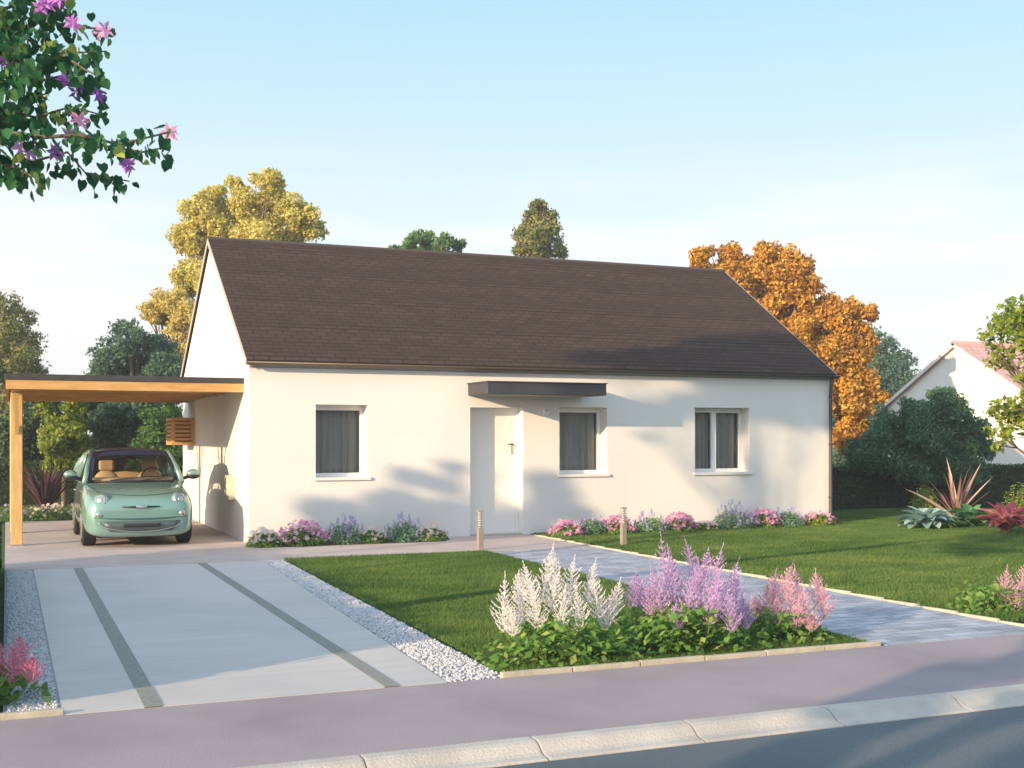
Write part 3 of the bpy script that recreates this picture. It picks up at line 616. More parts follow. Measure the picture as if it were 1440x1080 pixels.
# ------------------------------------------------------------------ car
def build_car(loc):
    car = empty('parked_car', loc, 'small rounded teal green car parked under the carport, seen from the front', 'car')
    paint = mat('teal_paint', (.20, .37, .335), .25, .25, 1.0); paint.node_tree.nodes['Principled BSDF'].inputs['Coat Roughness'].default_value = .08
    navy = mat('navy_roof', (.02, .03, .10), .35, 0, .6); cream = mat('cream_leather', (.62, .42, .24), .6); greyp = mat('grey_insert', (.09, .12, .125), .4, .3)
    # stations: y, half width, bottom, sill z, belt z, top z at centre, crown edge fraction
    S = [(.00, .50, .24, .34, .56, .60), (.03, .66, .17, .30, .66, .70), (.12, .755, .15, .30, .735, .775), (.30, .795, .15, .30, .80, .845), (.55, .81, .15, .31, .85, .895), (.85, .815, .16, .31, .895, .935),
         (1.05, .815, .17, .31, .925, .955), (1.4, .81, .17, .31, .945, .95), (2.0, .81, .17, .31, .955, .96), (2.6, .81, .17, .31, .96, .96), (3.05, .80, .18, .33, .96, .97), (3.35, .77, .2, .35, .93, .95), (3.52, .70, .24, .38, .86, .88), (3.56, .55, .3, .42, .75, .78)]
    rows = []
    for (y, w_, zb, zs_, zt, zc) in S:
        half = [(0, zb), (w_ * .6, zb), (w_ * .93, zb + .03), (w_ * .985, zs_), (w_, zs_ + (zt - zs_) * .35), (w_ * .985, zs_ + (zt - zs_) * .68), (w_ * .93, zs_ + (zt - zs_) * .9), (w_ * .86, zt), (w_ * .55, zt + (zc - zt) * .65), (0, zc)]
        full = [(-x, z) for x, z in reversed(half[1:-1])]
        ring = [(x, y, z) for x, z in half] + [(x, y, z) for x, z in full]
        rows.append(ring)
    m = MB(); n = len(rows[0]); vs = [p for r in rows for p in r]; fs = []
    for i in range(len(rows) - 1):
        for k in range(n):
            if 6 <= i <= 9 and k in (7, 8, 9, 10): continue   # open cabin
            fs.append((i * n + k, i * n + (k + 1) % n, (i + 1) * n + (k + 1) % n, (i + 1) * n + k))
    fs += [tuple(reversed(range(n))), tuple(range((len(rows) - 1) * n, len(rows) * n))]
    m.add(vs, fs); body = m.build('body', paint, car, smooth=True, subsurf=2)
    # wheel arches cut out of the body
    cut = MB()
    for yy in (.72, 2.98):
        for s in (-1, 1): cut.tube([(s * .56, yy, .30), (s * .95, yy, .30)], .345, 28)
    co = cut.build('wheel_arch_cutter', paint); bm_ = body.modifiers.new('arch', 'BOOLEAN'); bm_.object = co; bm_.operation = 'DIFFERENCE'; bm_.solver = 'EXACT'
    co.parent = car; bpy.context.view_layer.update()
    dg = bpy.context.evaluated_depsgraph_get(); me = bpy.data.meshes.new_from_object(body.evaluated_get(dg)); body.modifiers.clear(); body.data = me; bpy.data.objects.remove(co)
    me.polygons.foreach_set('use_smooth', [True] * len(me.polygons))
    if not me.materials: me.materials.append(paint)
    def wh(yy, s):
        wroot = MB(); wroot.tube([(s * .60, yy, .30), (s * .62, yy, .30), (s * .78, yy, .30), (s * .80, yy, .30)], [.27, .30, .30, .27], 32)
        tyre = wroot.build('wheel', M['black'], car, smooth=False)
        r = MB(); r.tube([(s * .775, yy, .30), (s * .806, yy, .30)], [.2, .19], 24); r.build('rim', M['steel'], tyre)
        sp = MB()
        for k in range(5):
            t = 2 * math.pi * k / 5; sp.bar((s * .81, yy, .30), (s * .81, yy + math.cos(t) * .18, .30 + math.sin(t) * .18), .012, .045)
        sp.build('spokes', M['steel'], tyre)
    for yy in (.72, 2.98):
        for s in (-1, 1): wh(yy, s)
    us = MB(); us.box(-.6, .6, .25, 3.3, .14, .2); us.build('underbody', M['plastic'], car)
    # greenhouse: windscreen, roof, pillars, side glass
    def arc(y, z, w_, n=10, crown=.03, bow=.10): return [(w_ * t, y + bow * t * t, z - crown * t * t) for t in [-1 + 2 * i / n for i in range(n + 1)]]
    base = arc(1.0, .955, .69, bow=.24, crown=.015); topw = arc(1.50, 1.40, .59, bow=.10, crown=.03)
    lerp = lambda A, B, t: [tuple(a + (b - a) * t for a, b in zip(p, q)) for p, q in zip(A, B)]
    mids = [[(p[0] * (1 + .03 * math.sin(math.pi * t)), p[1] - .04 * math.sin(math.pi * t), p[2] + .03 * math.sin(math.pi * t)) for p in lerp(base, topw, t)] for t in (0, .25, .5, .75, 1)]
    m = MB(); m.grid(mids); m.build('windscreen', glassmat('car_glass', (.92, .95, .95), .07), car, smooth=True)
    # black glass border
    m = MB(); off = lambda p: (p[0], p[1] - .006, p[2] + .006)
    sh = [[off(p) for p in r] for r in mids]
    top_band = [sh[4], [off(p) for p in [(q[0] * .995, q[1], q[2]) for q in lerp(mids[3], mids[4], .45)]]]; top_band = [sh[4], [off(p) for p in lerp(mids[3], mids[4], .55)]]; m.grid(top_band)
    m.grid([[off(p) for p in lerp(mids[0], mids[1], .10)], sh[0]])
    for s in (0, -1):
        i2 = 1 if s == 0 else -2
        m.grid([[off(r[s]), off(tuple(a + (b - a) * .55 for a, b in zip(r[s], r[i2])))] for r in mids])
    m.build('windscreen_border', navy, car, smooth=True)
    rows = [topw, arc(1.75, 1.445, .595, bow=.04, crown=.05), arc(2.2, 1.465, .60, bow=0, crown=.06), arc(2.7, 1.44, .59, bow=0, crown=.06), arc(3.05, 1.37, .57, bow=-.05, crown=.05), arc(3.2, 1.30, .56, bow=-.08, crown=.04)]
    m = MB(); m.grid(rows); m.build('roof', navy, car, smooth=True, solid=.03)
    m = MB(); bt = arc(3.42, .97, .68, bow=-.2, crown=.01); m.grid([rows[-1], lerp(rows[-1], bt, .5), bt]); m.build('rear_window', glassmat('rear_glass', (.25, .28, .28), .07), car, smooth=True)
    for s in (-1, 1):
        # A pillar, roof rail, C pillar as one painted frame
        A0 = Vector((s * .715, 1.20, .965)); A1 = Vector((s * .605, 1.60, 1.375)); B1 = Vector((s * .615, 2.2, 1.415)); C1 = Vector((s * .59, 2.95, 1.36)); C0 = Vector((s * .70, 3.3, .97))
        m = MB(); m.tube([A0 + Vector((s * .02, -.10, -.03)), A0.lerp(A1, .5) + Vector((s * .012, -.015, .02)), A1, A1.lerp(B1, .5) + Vector((0, 0, .02)), B1, C1], [.042, .038, .036, .03, .03, .04], 8)
        m.build('pillar', paint, car, smooth=True)
        m = MB(); m.tube([C1, C1.lerp(C0, .5) + Vector((s * .02, 0, 0)), C0], [.06, .1, .13], 8); m.build('rear_pillar', paint, car, smooth=True)
        m = MB(); m.grid([[A0 + Vector((0, .05, -.01)), Vector((s * .755, 2.0, .955)), Vector((s * .755, 2.6, .96)), C0], [A1, B1 + Vector((0, -.3, -.01)), B1 + Vector((0, .3, -.01)), C1]])
        m.build('side_window', glassmat('side_glass_%d' % s, (.75, .8, .78), .06), car, smooth=True)
        # mirror
        m2 = MB(); vs, fs = ell((s * .93, 1.28, 1.06), (.105, .07, .075), 14, 9); m2.add(vs, fs); mo = m2.build('door_mirror', paint, car, smooth=True)
        m3 = MB(); m3.tube([(s * .76, 1.28, .98), (s * .86, 1.28, 1.01)], [.03, .028], 8); vs, fs = ell((s * .93, 1.275, 1.025), (.108, .068, .055), 14, 9); m3.add(vs, fs); m3.build('mirror_foot', M['plastic'], mo, smooth=True)
        m4 = MB(); m4.tube([(s * .815, 1.95, .80), (s * .84, 1.97, .80), (s * .84, 2.12, .80), (s * .815, 2.14, .80)], .012, 6); m4.build('door_handle', M['chrome'], car, smooth=True)
        # headlight on the wing: round lamp with ring
        c_ = Vector((s * .565, .115, .70)); nrm = Vector((s * .42, -1, .42)).normalized()
        h = MB(); disc(h, c_, nrm, .118, .128, .03); hl = h.build('headlight', paint, car, smooth=True)
        h = MB(); disc(h, c_ + nrm * .022, nrm, .100, .108, .012); h.build('chrome_ring', M['chrome'], hl, smooth=True)
        h = MB(); disc(h, c_ + nrm * .032, nrm, .092, .099, .010); h.build('lens', lampm, hl, smooth=True)
        h = MB(); disc(h, c_ + nrm * .044, nrm, .042, .042, .006); h.build('reflector', M['steel'], hl, smooth=True)
        c2 = Vector((s * .60, .02, .50)); n2 = Vector((s * .4, -1, .1)).normalized()
        h = MB(); disc(h, c2, n2, .045, .045, .012); fo = h.build('fog_light', M['chrome'], car, smooth=True)
        h = MB(); disc(h, c2 + n2 * .013, n2, .034, .034, .008); h.build('lens', lampm, fo, smooth=True)
    # front details
    m = MB()
    for s in (-1, 1): m.tube([(s * .60, .30, .828), (s * .655, .55, .868), (s * .70, .85, .902), (s * .715, 1.0, .915)], .0035, 4)
    m.tube([(t * .60, .13 + .17 * t * t, .775 + .05 * t * t) for t in [-1 + i / 6 for i in range(13)]], .0035, 4); m.build('bonnet_gap', M['plastic'], car)
    m = MB(); m.tube([(-.27, -.004, .612), (-.1, -.026, .612), (.1, -.026, .612), (.27, -.004, .612)], [.008, .014, .014, .008], 8); br = m.build('nose_bar', M['plastic'], car, smooth=True)
    m = MB(); vs, fs = ell((0, -.035, .614), (.085, .018, .024), 14, 8); m.add(vs, fs); m.build('badge', M['chrome'], br, smooth=True)
    def fronty(x): return -.012 + .20 * abs(x) ** 2.6
    def bandm(z0, z1, w_, dy, n=16, taper=.8): return [[(w_ * t, fronty(w_ * t) + dy, z1) for t in [-1 + 2 * i / n for i in range(n + 1)]], [(w_ * taper * t, fronty(w_ * taper * t) + dy, z0) for t in [-1 + 2 * i / n for i in range(n + 1)]]]
    m = MB(); m.grid(bandm(.255, .40, .56, -.022)); m.build('lower_grille', greyp, car, smooth=True, solid=.02)
    m = MB(); m.grid(bandm(.315, .365, .27, -.045, taper=1)); m.build('grille_slot', M['plastic'], car, smooth=True, solid=.02)
    m = MB(); n_ = 20; m.tube([(.60 * math.cos(math.pi * (1 + i / n_)), fronty(.60 * abs(math.cos(math.pi * i / n_))) - .035, .395 + .15 * math.sin(math.pi * (1 + i / n_))) for i in range(n_ + 1)], .006, 6); m.build('bumper_trim', M['steel'], car, smooth=True)
    m = MB(); m.tube([(.66 * t, fronty(.66 * t) - .012, .455 - .02 * (1 - t * t)) for t in [-1 + i / 8 for i in range(17)]], .009, 6); m.build('bumper_crease', mat('teal_dark', (.04, .13, .11), .5), car, smooth=True)
    m = MB(); m.grid([[(.66 * t, .93 + .28 * t * t, .956) for t in [-1 + i / 6 for i in range(13)]], [(.64 * t, 1.04 + .26 * t * t, .962) for t in [-1 + i / 6 for i in range(13)]]]); m.build('cowl', M['plastic'], car, solid=.01)
    for s in (-.36, .12):
        m = MB(); m.tube([(s, 1.0, .975), (s + .34, 1.0 + .03, 1.0)], .007, 5); m.build('wiper', M['plastic'], car)
    # interior
    m = MB(); m.box(-.68, .68, 1.1, 3.1, .30, .36); m.build('cabin_floor', mat('cabin_dark', (.05, .04, .04), .9), car)
    m = MB(); m.grid([[(.64 * t, 1.16 + .14 * t * t, .965) for t in [-1 + i / 6 for i in range(13)]], [(.66 * t, 1.42, 1.0) for t in [-1 + i / 6 for i in range(13)]], [(.66 * t, 1.52, .93) for t in [-1 + i / 6 for i in range(13)]], [(.66 * t, 1.5, .6) for t in [-1 + i / 6 for i in range(13)]]]); m.build('dashboard', cream, car, smooth=True, solid=.02)
    for s in (-1, 1):
        m = MB(); vs, fs = ell((s * .34, 2.10, .76), (.25, .09, .36), 14, 10); m.add(vs, fs); vs, fs = ell((s * .34, 1.85, .52), (.24, .26, .1), 14, 8); m.add(vs, fs); se = m.build('seat', cream, car, smooth=True)
        m = MB(); m.box(s * .34 - .12, s * .34 + .12, 2.04, 2.13, 1.10, 1.27); m.build('headrest', cream, se, bevel=.035)
    m = MB(); c_ = Vector((.34, 1.62, 1.0)); n_ = 20; pts = [c_ + Vector((math.cos(2 * math.pi * i / n_) * .17, math.sin(2 * math.pi * i / n_) * .06, math.sin(2 * math.pi * i / n_) * .15)) for i in range(n_ + 1)]
    m.tube(pts, .014, 6); m.bar(c_ + Vector((-.16, 0, 0)), c_ + Vector((.16, 0, 0)), .03, .03); m.build('steering_wheel', M['plastic'], car, smooth=True)
    m = MB(); vs, fs = ell((0, 1.56, 1.32), (.10, .015, .028), 12, 6); m.add(vs, fs); m.build('rear_view_mirror', M['plastic'], car, smooth=True)
    m = MB(); vs, fs = ell((0, 2.75, .82), (.6, .12, .25), 16, 8); m.add(vs, fs); m.build('rear_seat', cream, car, smooth=True)
    return car
def ell(c, r, nu, nv):
    vs = []; fs = []
    for j in range(nv + 1):
        t = math.pi * j / nv
        for i in range(nu): a = 2 * math.pi * i / nu; vs.append((c[0] + r[0] * math.sin(t) * math.cos(a), c[1] + r[1] * math.sin(t) * math.sin(a), c[2] + r[2] * math.cos(t)))
    for j in range(nv):
        for i in range(nu): fs.append((j * nu + i, (j + 1) * nu + i, (j + 1) * nu + (i + 1) % nu, j * nu + (i + 1) % nu))
    return vs, fs
def disc(m, c, n, rx, rz, dome):
    u = n.cross(Vector((0, 0, 1))).normalized(); v = u.cross(n); k = 24; vs = [c + n * dome]
    for q in (.5, .85, 1.0): vs += [c + n * dome * (1 - q ** 3) + (u * math.cos(2 * math.pi * i / k) * rx + v * math.sin(2 * math.pi * i / k) * rz) * q for i in range(k)]
    vs += [c - n * .06 + (u * math.cos(2 * math.pi * i / k) * rx + v * math.sin(2 * math.pi * i / k) * rz) for i in range(k)]
    fs = [(0, 1 + i, 1 + (i + 1) % k) for i in range(k)] + [(1 + r * k + i, 1 + (r + 1) * k + i, 1 + (r + 1) * k + (i + 1) % k, 1 + r * k + (i + 1) % k) for r in range(3) for i in range(k)]
    m.add(vs, fs)
lampm = mat('lamp_lens', (.30, .36, .32), .12, .5, 1)
build_car((-1.60, -.05, .006))

# ------------------------------------------------------------------ beds along the house
BG = 'bedding plants along the foot of the house wall'
beds = [(372, 47, 742, 768, 'mid', 'white', 26, 'low white flowering plant at the corner below the gable'), (430, 66, 735, 768, 'mid', 'pink', 60, 'bright pink flowering plant between white blossoms and pale green mound left of the left window'),
        (490, 52, 729, 766, 'sage', 'lav', 22, 'grey green lavender mound directly under the left window'), (531, 40, 743, 766, 'mid', 'white', 30, 'small white and pink plant between the two lavender mounds left of the door'),
        (577, 52, 727, 764, 'sage', 'lav', 22, 'grey green lavender mound nearest to the front door on its left'), (618, 44, 741, 763, 'fresh', 'white', 26, 'pale pink plant at the door end of the left bed'),
        (797, 46, 733, 755, 'mid', 'pink', 34, 'pink flowering plant first in the bed right of the door'), (832, 42, 722, 753, 'sage', 'lav', 12, 'grey green mound second in the bed right of the door'),
        (868, 44, 724, 752, 'mid', 'pink', 50, 'pink flowering plant behind the bollard light on the wide lawn'), (915, 50, 720, 750, 'sage', 'lav', 16, 'green lavender mound just right of the bollard light'),
        (955, 50, 722, 748, 'mid', 'pink', 50, 'rose pink plant below the left pane of the double window'), (991, 36, 732, 746, 'ygreen', 'white', 12, 'low yellow green plant below the double window'),
        (1030, 58, 709, 744, 'sage', 'lav', 22, 'tallest grey green lavender mound below the right pane of the double window'), (1072, 46, 715, 742, 'mid', 'pink', 54, 'bright pink plant right of the tallest lavender mound'),
        (1108, 44, 713, 741, 'sage', 'lav', 14, 'green lavender mound second from the downpipe'), (1146, 46, 718, 739, 'ygreen', 'pink', 26, 'pink and yellow green plant beside the downpipe')]
for i, (px, wp, ty, by, lf, fl, nf, lb) in enumerate(beds):
    p = gnd(px, by); p.y = min(p.y, -.30) if px > 700 else -.52; d = (p - cam.location).dot(Fv)
    bed_plant('bedding_plant', lb, (p.x, p.y, 0), wp / F * d * 1.14, (by - ty) / F * d * 1.08, G_['fresh' if lf == 'mid' else lf], G_[fl], int(nf * (1.7 if fl == 'lav' else 3.4)), BG, spikes=(fl == 'lav'), nl=1500, ls=.062, fs=.062)
m = MB(); m.box(4.74, 10.9, -.62, -.016, -.02, .012); m.box(.0, 2.95, -.8, -.016, -.02, .012); tag(m.build('bed_soil', M['bedsoil']), 'dark soil of the narrow beds at the foot of the wall', 'soil', kind='structure')

# ------------------------------------------------------------------ astilbes by the pavement
AG = 'astilbes along the pavement'
def plumes_px(foot, lst):
    out = []
    for (px, ytop, ybot, wpx, dy) in lst:
        d = (Vector(foot) - cam.location).dot(Fv) + dy * .9; a = at(px, ybot, d); b = at(px, ytop, d)
        out.append((a.x - foot[0], a.y - foot[1], a.z, b.z - a.z, wpx / F * d * .74))
    return out
f1 = (.30, -10.62, 0)
astilbe('astilbe', 'white flowering astilbe with tall feathery plumes at the driveway end of the front bed', f1, plumes_px(f1, [(708, 805, 890, 48, -.1), (735, 822, 880, 42, .1), (764, 765, 850, 50, .1), (757, 820, 885, 44, -.15), (800, 782, 850, 46, .15), (815, 825, 890, 44, -.1), (840, 800, 872, 44, .1), (852, 830, 885, 44, .2), (730, 800, 850, 34, .3), (780, 768, 830, 32, .25), (748, 790, 850, 34, -.05), (790, 822, 885, 36, -.15), (722, 845, 895, 32, -.2), (775, 800, 862, 34, .0), (828, 785, 850, 34, .3), (862, 812, 868, 32, .25)]), G_['aw'], 950, .58, .34, AG, .42)
f2 = (1.30, -10.60, 0)
astilbe('astilbe', 'large lilac astilbe with the tallest plumes in the middle of the front bed', f2, plumes_px(f2, [(902, 800, 855, 56, .1), (938, 745, 850, 52, .05), (958, 770, 860, 48, .2), (978, 755, 830, 44, .25), (1000, 765, 850, 50, .1), (952, 845, 888, 36, -.3), (1012, 800, 870, 56, -.1), (1035, 795, 880, 54, .1), (930, 790, 862, 46, -.1), (1050, 835, 885, 40, .2), (986, 790, 860, 44, 0), (890, 812, 858, 34, .2), (915, 818, 866, 34, -.05), (946, 765, 850, 38, .0), (968, 800, 868, 40, -.1), (1022, 785, 850, 38, .25), (1000, 820, 880, 40, -.2), (1030, 830, 890, 38, -.2), (990, 770, 820, 34, .3)]), G_['al'], 1250, .68, .36, AG, .45)
f3 = (2.32, -10.45, 0)
astilbe('astilbe', 'pink astilbe nearest to the paved path in the front bed', f3, plumes_px(f3, [(1100, 788, 850, 42, .1), (1122, 795, 855, 38, .2), (1078, 815, 865, 44, .1), (1130, 825, 880, 40, -.1), (1160, 820, 870, 40, .1), (1142, 860, 888, 30, -.25), (1095, 835, 880, 36, -.1), (1066, 835, 875, 36, .2), (1112, 805, 868, 34, -.05), (1086, 800, 850, 34, .2), (1150, 800, 850, 34, .3), (1120, 845, 888, 30, -.2)]), G_['ap'], 620, .42, .25, AG, .35)
f4 = (-3.62, -10.45, 0)
astilbe('astilbe', 'rose pink astilbe beside the left gravel strip at the pavement', f4, plumes_px(f4, [(2, 885, 950, 46, 0), (32, 890, 945, 44, .1), (20, 905, 960, 42, -.1), (45, 920, 960, 40, -.1), (-15, 880, 950, 46, .1)]), G_['ar'], 620, .40, .27, AG, .38, .42)
f5 = (5.18, -9.9, 0)
astilbe('astilbe', 'pink astilbe on the wide lawn beyond the paved path', f5, plumes_px(f5, [(1412, 795, 850, 40, 0), (1436, 788, 840, 42, .1), (1425, 820, 865, 38, -.1), (1460, 800, 860, 44, 0)]), G_['ap'], 380, .36, .24, AG, .32)

# ------------------------------------------------------------------ border at the right end of the wide lawn
def rosette(n, L_, w_, e0, e1, arch, wp, tl=.5):
    return [(2 * math.pi * (i * .382) + random.uniform(-.2, .2), L_ * random.uniform(.7, 1.15), w_ * random.uniform(.8, 1.15), random.uniform(e0, e1), arch * random.uniform(.8, 1.2), wp, min(1, max(0, random.gauss(tl, .25)))) for i in range(n)]
p = gnd(1302, 744); strap_plant('hosta', 'low blue green hosta leftmost in the border beyond the wide lawn', (p.x, p.y, 0), rosette(52, .52, .19, .5, 1.3, 1.3, ovate), G_['hosta'])
p = gnd(1368, 742); strap_plant('hosta', 'green hosta between the blue green hosta and the red leaved plant', (p.x, p.y, 0), rosette(48, .52, .17, .6, 1.35, 1.2, ovate), G_['hostag'])
p = gnd(1414, 750); strap_plant('coleus', 'red leaved plant at the right end of the border', (p.x, p.y, 0), rosette(60, .60, .18, .7, 1.5, 1.3, ovate), G_['redleaf'])
p = gnd(1352, 738); strap_plant('grass_tuft', 'fresh green tuft of narrow leaves between the two hostas', (gnd(1338, 744).x, gnd(1338, 744).y, 0), rosette(50, .30, .03, .6, 1.4, .9, None), G_['fresh'])
pf = gnd(1345, 733); az_l = math.atan2(-Rv.y, -Rv.x); az_r = math.atan2(Rv.y, Rv.x)
sp = [(az_l + .1, 1.25, .15, .62, .22, None, .9), (az_l - .2, .98, .13, .30, .05, None, .85), (az_l + .3, .80, .08, .22, .1, None, .7), (az_l + .4, 1.3, .14, 1.40, .1, None, .9), (az_r, 1.25, .14, 1.22, .12, None, .95), (az_r - .2, 1.10, .09, .95, .15, None, .85), (az_r + .4, .9, .09, .8, .2, None, .8)]
sp += [(random.uniform(0, 6.28), random.uniform(.5, 1.1), .06, random.uniform(.8, 1.45), .2, None, random.uniform(0, .4)) for _ in range(34)]
strap_plant('flax_plant', 'bronze pink flax with long sword leaves above the hostas', (pf.x, pf.y, 0), sp, G_['phorm'])
for (px, by, w_, h_, lb) in ((1300, 722, .75, .62, 'yellow green shrub left of the bronze flax in the border'), (1435, 730, .9, .75, 'yellow green shrub at the right edge behind the red leaved plant')):
    p = gnd(px, by); bed_plant('low_shrub', lb, (p.x, p.y, 0), w_, h_, G_['ygreen'], None, 0, 'low shrubs in the border', ls=.07, nl=900)
hedge('clipped_hedge', 'dark clipped hedge behind the lawn at the right of the house', 11.7, 24, 3.4, 4.2, .98, 26000, ls=.06)
# pine beside the neighbour's house
tree_px('pine_shrub', 'dark green spreading pine in front of the white neighbouring house', 'shrub', 27.5, 1300,
        [(1225, 628, 32), (1260, 605, 34), (1300, 612, 36), (1335, 578, 30), (1325, 560, 22), (1285, 578, 26), (1350, 620, 34), (1385, 628, 26), (1215, 640, 28), (1250, 650, 34), (1310, 650, 40), (1370, 655, 30), (1240, 600, 20), (1380, 600, 18), (1285, 655, 34), (1335, 655, 32), (1300, 600, 36), (1350, 590, 26)], 40000, .12, G_['pine'], trunk_r=.12, sub=9, f=.42, aspect=.28)
tree_px('garden_tree', 'yellow green leafy tree reaching in at the right edge above the red leaved plant', 'tree', 14.5, 1560,
        [(1438, 448, 26), (1470, 430, 50), (1445, 490, 26), (1430, 470, 16), (1480, 510, 50), (1436, 530, 10), (1420, 585, 30), (1398, 575, 16), (1450, 600, 36), (1410, 615, 24), (1500, 620, 50), (1560, 500, 80), (1440, 560, 20)], 5200, .08, G_['ygreen'], trunk_r=.08, sub=6, f=.5)
# neighbouring house
NA = at(1345, 487, 40); nh = empty('neighbour_house', (NA.x, NA.y, 0), 'white neighbouring house with a pink tiled roof at the right edge', 'house')
hw, nr, ne, NL = 3.4, NA.z, NA.z - 3.4 * .57, 14
m = MB(); m.add([(0, -hw, 0), (0, hw, 0), (0, hw, ne), (0, 0, nr), (0, -hw, ne)], [(0, 4, 3, 2, 1)]); m.add([(NL, -hw, 0), (NL, hw, 0), (NL, hw, ne), (NL, 0, nr), (NL, -hw, ne)], [(0, 1, 2, 3, 4)])
m.quad((0, -hw, 0), (NL, -hw, 0), (NL, -hw, ne), (0, -hw, ne)); m.quad((NL, hw, 0), (0, hw, 0), (0, hw, ne), (NL, hw, ne)); m.build('wall', M['neigh'], nh)
m = MB(); sl2 = (nr - ne) / hw
for s in (-1, 1):
    y = s * (hw + .3); z = ne - .3 * sl2; a, b, c, d = (-.15, y, z + .09), (NL + .15, y, z + .09), (NL + .15, 0, nr + .09), (-.15, 0, nr + .09); uv = [(0, 0), (14.3, 0), (14.3, 5.6), (0, 5.6)]
    m.quad(*( (a, b, c, d) if s < 0 else (b, a, d, c)), uv); dn = lambda p: (p[0], p[1], p[2] - .12)
    m.quad(dn(a), dn(b), dn(c), dn(d), [(0, 0)] * 4)
m.build('roof', M['tiles'], nh)
for x in (-.16, NL + .15):
    m = MB(); pr = [(-hw - .3, ne - .3 * sl2 + .1), (0, nr + .1), (hw + .3, ne - .3 * sl2 + .1)]; pr += [(y, z - .13) for y, z in reversed(pr)]
    m.add([(x, y, z) for y, z in pr] + [(x + .012, y, z) for y, z in pr], [(0, 1, 4, 5), (1, 2, 3, 4), (11, 10, 7, 6), (10, 9, 8, 7)] + [(i, i + 6, (i + 1) % 6 + 6, (i + 1) % 6) for i in range(6)]); m.build('verge_board', mat('neighbour_verge', (.70, .66, .63), .8), nh)
for s in (-1, 1):
    m = MB(); m.box(-.14, NL + .14, s * (hw + .3) - .03, s * (hw + .3) + .03, ne - .3 * sl2 - .04, ne - .3 * sl2 + .08); m.build('gutter', mat('neighbour_gutter', (.45, .42, .40), .5), nh)
m = MB(); m.tube([(-.16, 0, nr + .1), (NL + .16, 0, nr + .1)], .09, 8); m.build('ridge_cap', M['tiles'], nh, smooth=True)

# ------------------------------------------------------------------ trees behind the house
TG = 'trees standing behind the house'
tree_px('tree', 'tall golden olive tree rising behind the left end of the roof', 'tree', 40, 345, [(285, 300, 30), (300, 275, 24), (330, 258, 14), (375, 258, 24), (385, 285, 34), (345, 300, 40), (265, 340, 26), (262, 385, 24), (300, 340, 44), (262, 410, 16), (420, 300, 30), (435, 325, 24), (400, 330, 40), (350, 350, 44), (330, 400, 50), (395, 400, 50), (340, 270, 14), (290, 390, 30), (300, 450, 34)], 66000, .12, G_['olive'], TG, .18, sub=8, f=.46)
tree_px('tree', 'small pale golden tree left of the gable behind the carport', 'tree', 37, 240, [(225, 430, 26), (215, 440, 18), (245, 425, 22), (262, 445, 24), (250, 470, 24), (258, 500, 24), (265, 540, 24)], 15000, .10, G_['yellow'], TG, .14, sub=7)
tree_px('tree', 'round blue green tree above the carport roof', 'tree', 34, 190, [(180, 475, 30), (150, 500, 28), (215, 490, 32), (180, 515, 44), (230, 520, 30), (145, 530, 30), (190, 560, 44), (235, 560, 30)], 22000, .10, G_['bluegreen'], TG, .2, sub=8)
tree_px('tree', 'olive green tree at the left edge above the carport roof', 'tree', 36, -10, [(5, 430, 24), (18, 470, 26), (-20, 460, 40), (20, 505, 34), (0, 540, 44), (45, 525, 18), (-40, 510, 50), (20, 580, 44), (-10, 620, 50)], 24000, .10, G_['conifer'], TG, .2, sub=8)
tree_px('tree', 'bright green treetop showing above the middle of the roof ridge', 'tree', 48, 600, [(600, 335, 20), (575, 345, 16), (625, 342, 18), (646, 346, 12), (555, 352, 10), (600, 375, 45), (600, 440, 50)], 7000, .22, G_['mid'], TG, .25, sub=9, f=.4)
tree_px('tree', 'narrow olive conifer standing above the roof ridge', 'tree', 46, 760, [(760, 287, 13), (755, 305, 20), (768, 305, 18), (745, 330, 22), (775, 330, 22), (760, 340, 30), (738, 355, 18), (788, 352, 15), (760, 380, 40), (760, 430, 44)], 24000, .12, G_['conifer'], TG, .2, sub=8)
tree_px('tree', 'large orange autumn tree behind the right end of the roof', 'tree', 36, 1090, [(990, 358, 18), (1030, 362, 24), (1075, 365, 28), (1110, 380, 32), (1130, 410, 30), (1085, 410, 44), (1050, 395, 34), (1140, 440, 24), (1120, 460, 36), (1190, 445, 28), (1215, 440, 20), (1175, 480, 36), (1210, 475, 24), (1190, 520, 40), (1185, 565, 38), (1215, 545, 26), (1195, 600, 26), (1150, 530, 40), (1100, 500, 50), (1235, 555, 14), (1150, 445, 30), (1140, 480, 36), (1165, 500, 34), (1160, 430, 22), (1190, 620, 26), (1085, 440, 40), (1055, 425, 36), (1125, 500, 40), (1030, 390, 24), (1150, 560, 34)], 76000, .13, G_['autumn'], TG, .2, sub=8, f=.46)
tree_px('tree', 'distant blue green tree between the orange tree and neighbouring house', 'tree', 58, 1245, [(1240, 482, 22), (1225, 505, 26), (1262, 505, 24), (1245, 530, 36), (1275, 530, 14), (1240, 570, 40), (1215, 560, 26)], 16000, .16, G_['bluegreen'], TG, .25, sub=8)
tree_px('bush', 'soft green bushy tree low between the orange tree and the pine', 'shrub', 44, 1230, [(1200, 590, 30), (1235, 575, 30), (1265, 590, 26), (1215, 630, 34), (1255, 630, 34), (1190, 650, 30), (1290, 610, 28)], 14000, .13, G_['bluegreen'], 'bushes beyond the right hedge', .1, sub=7)
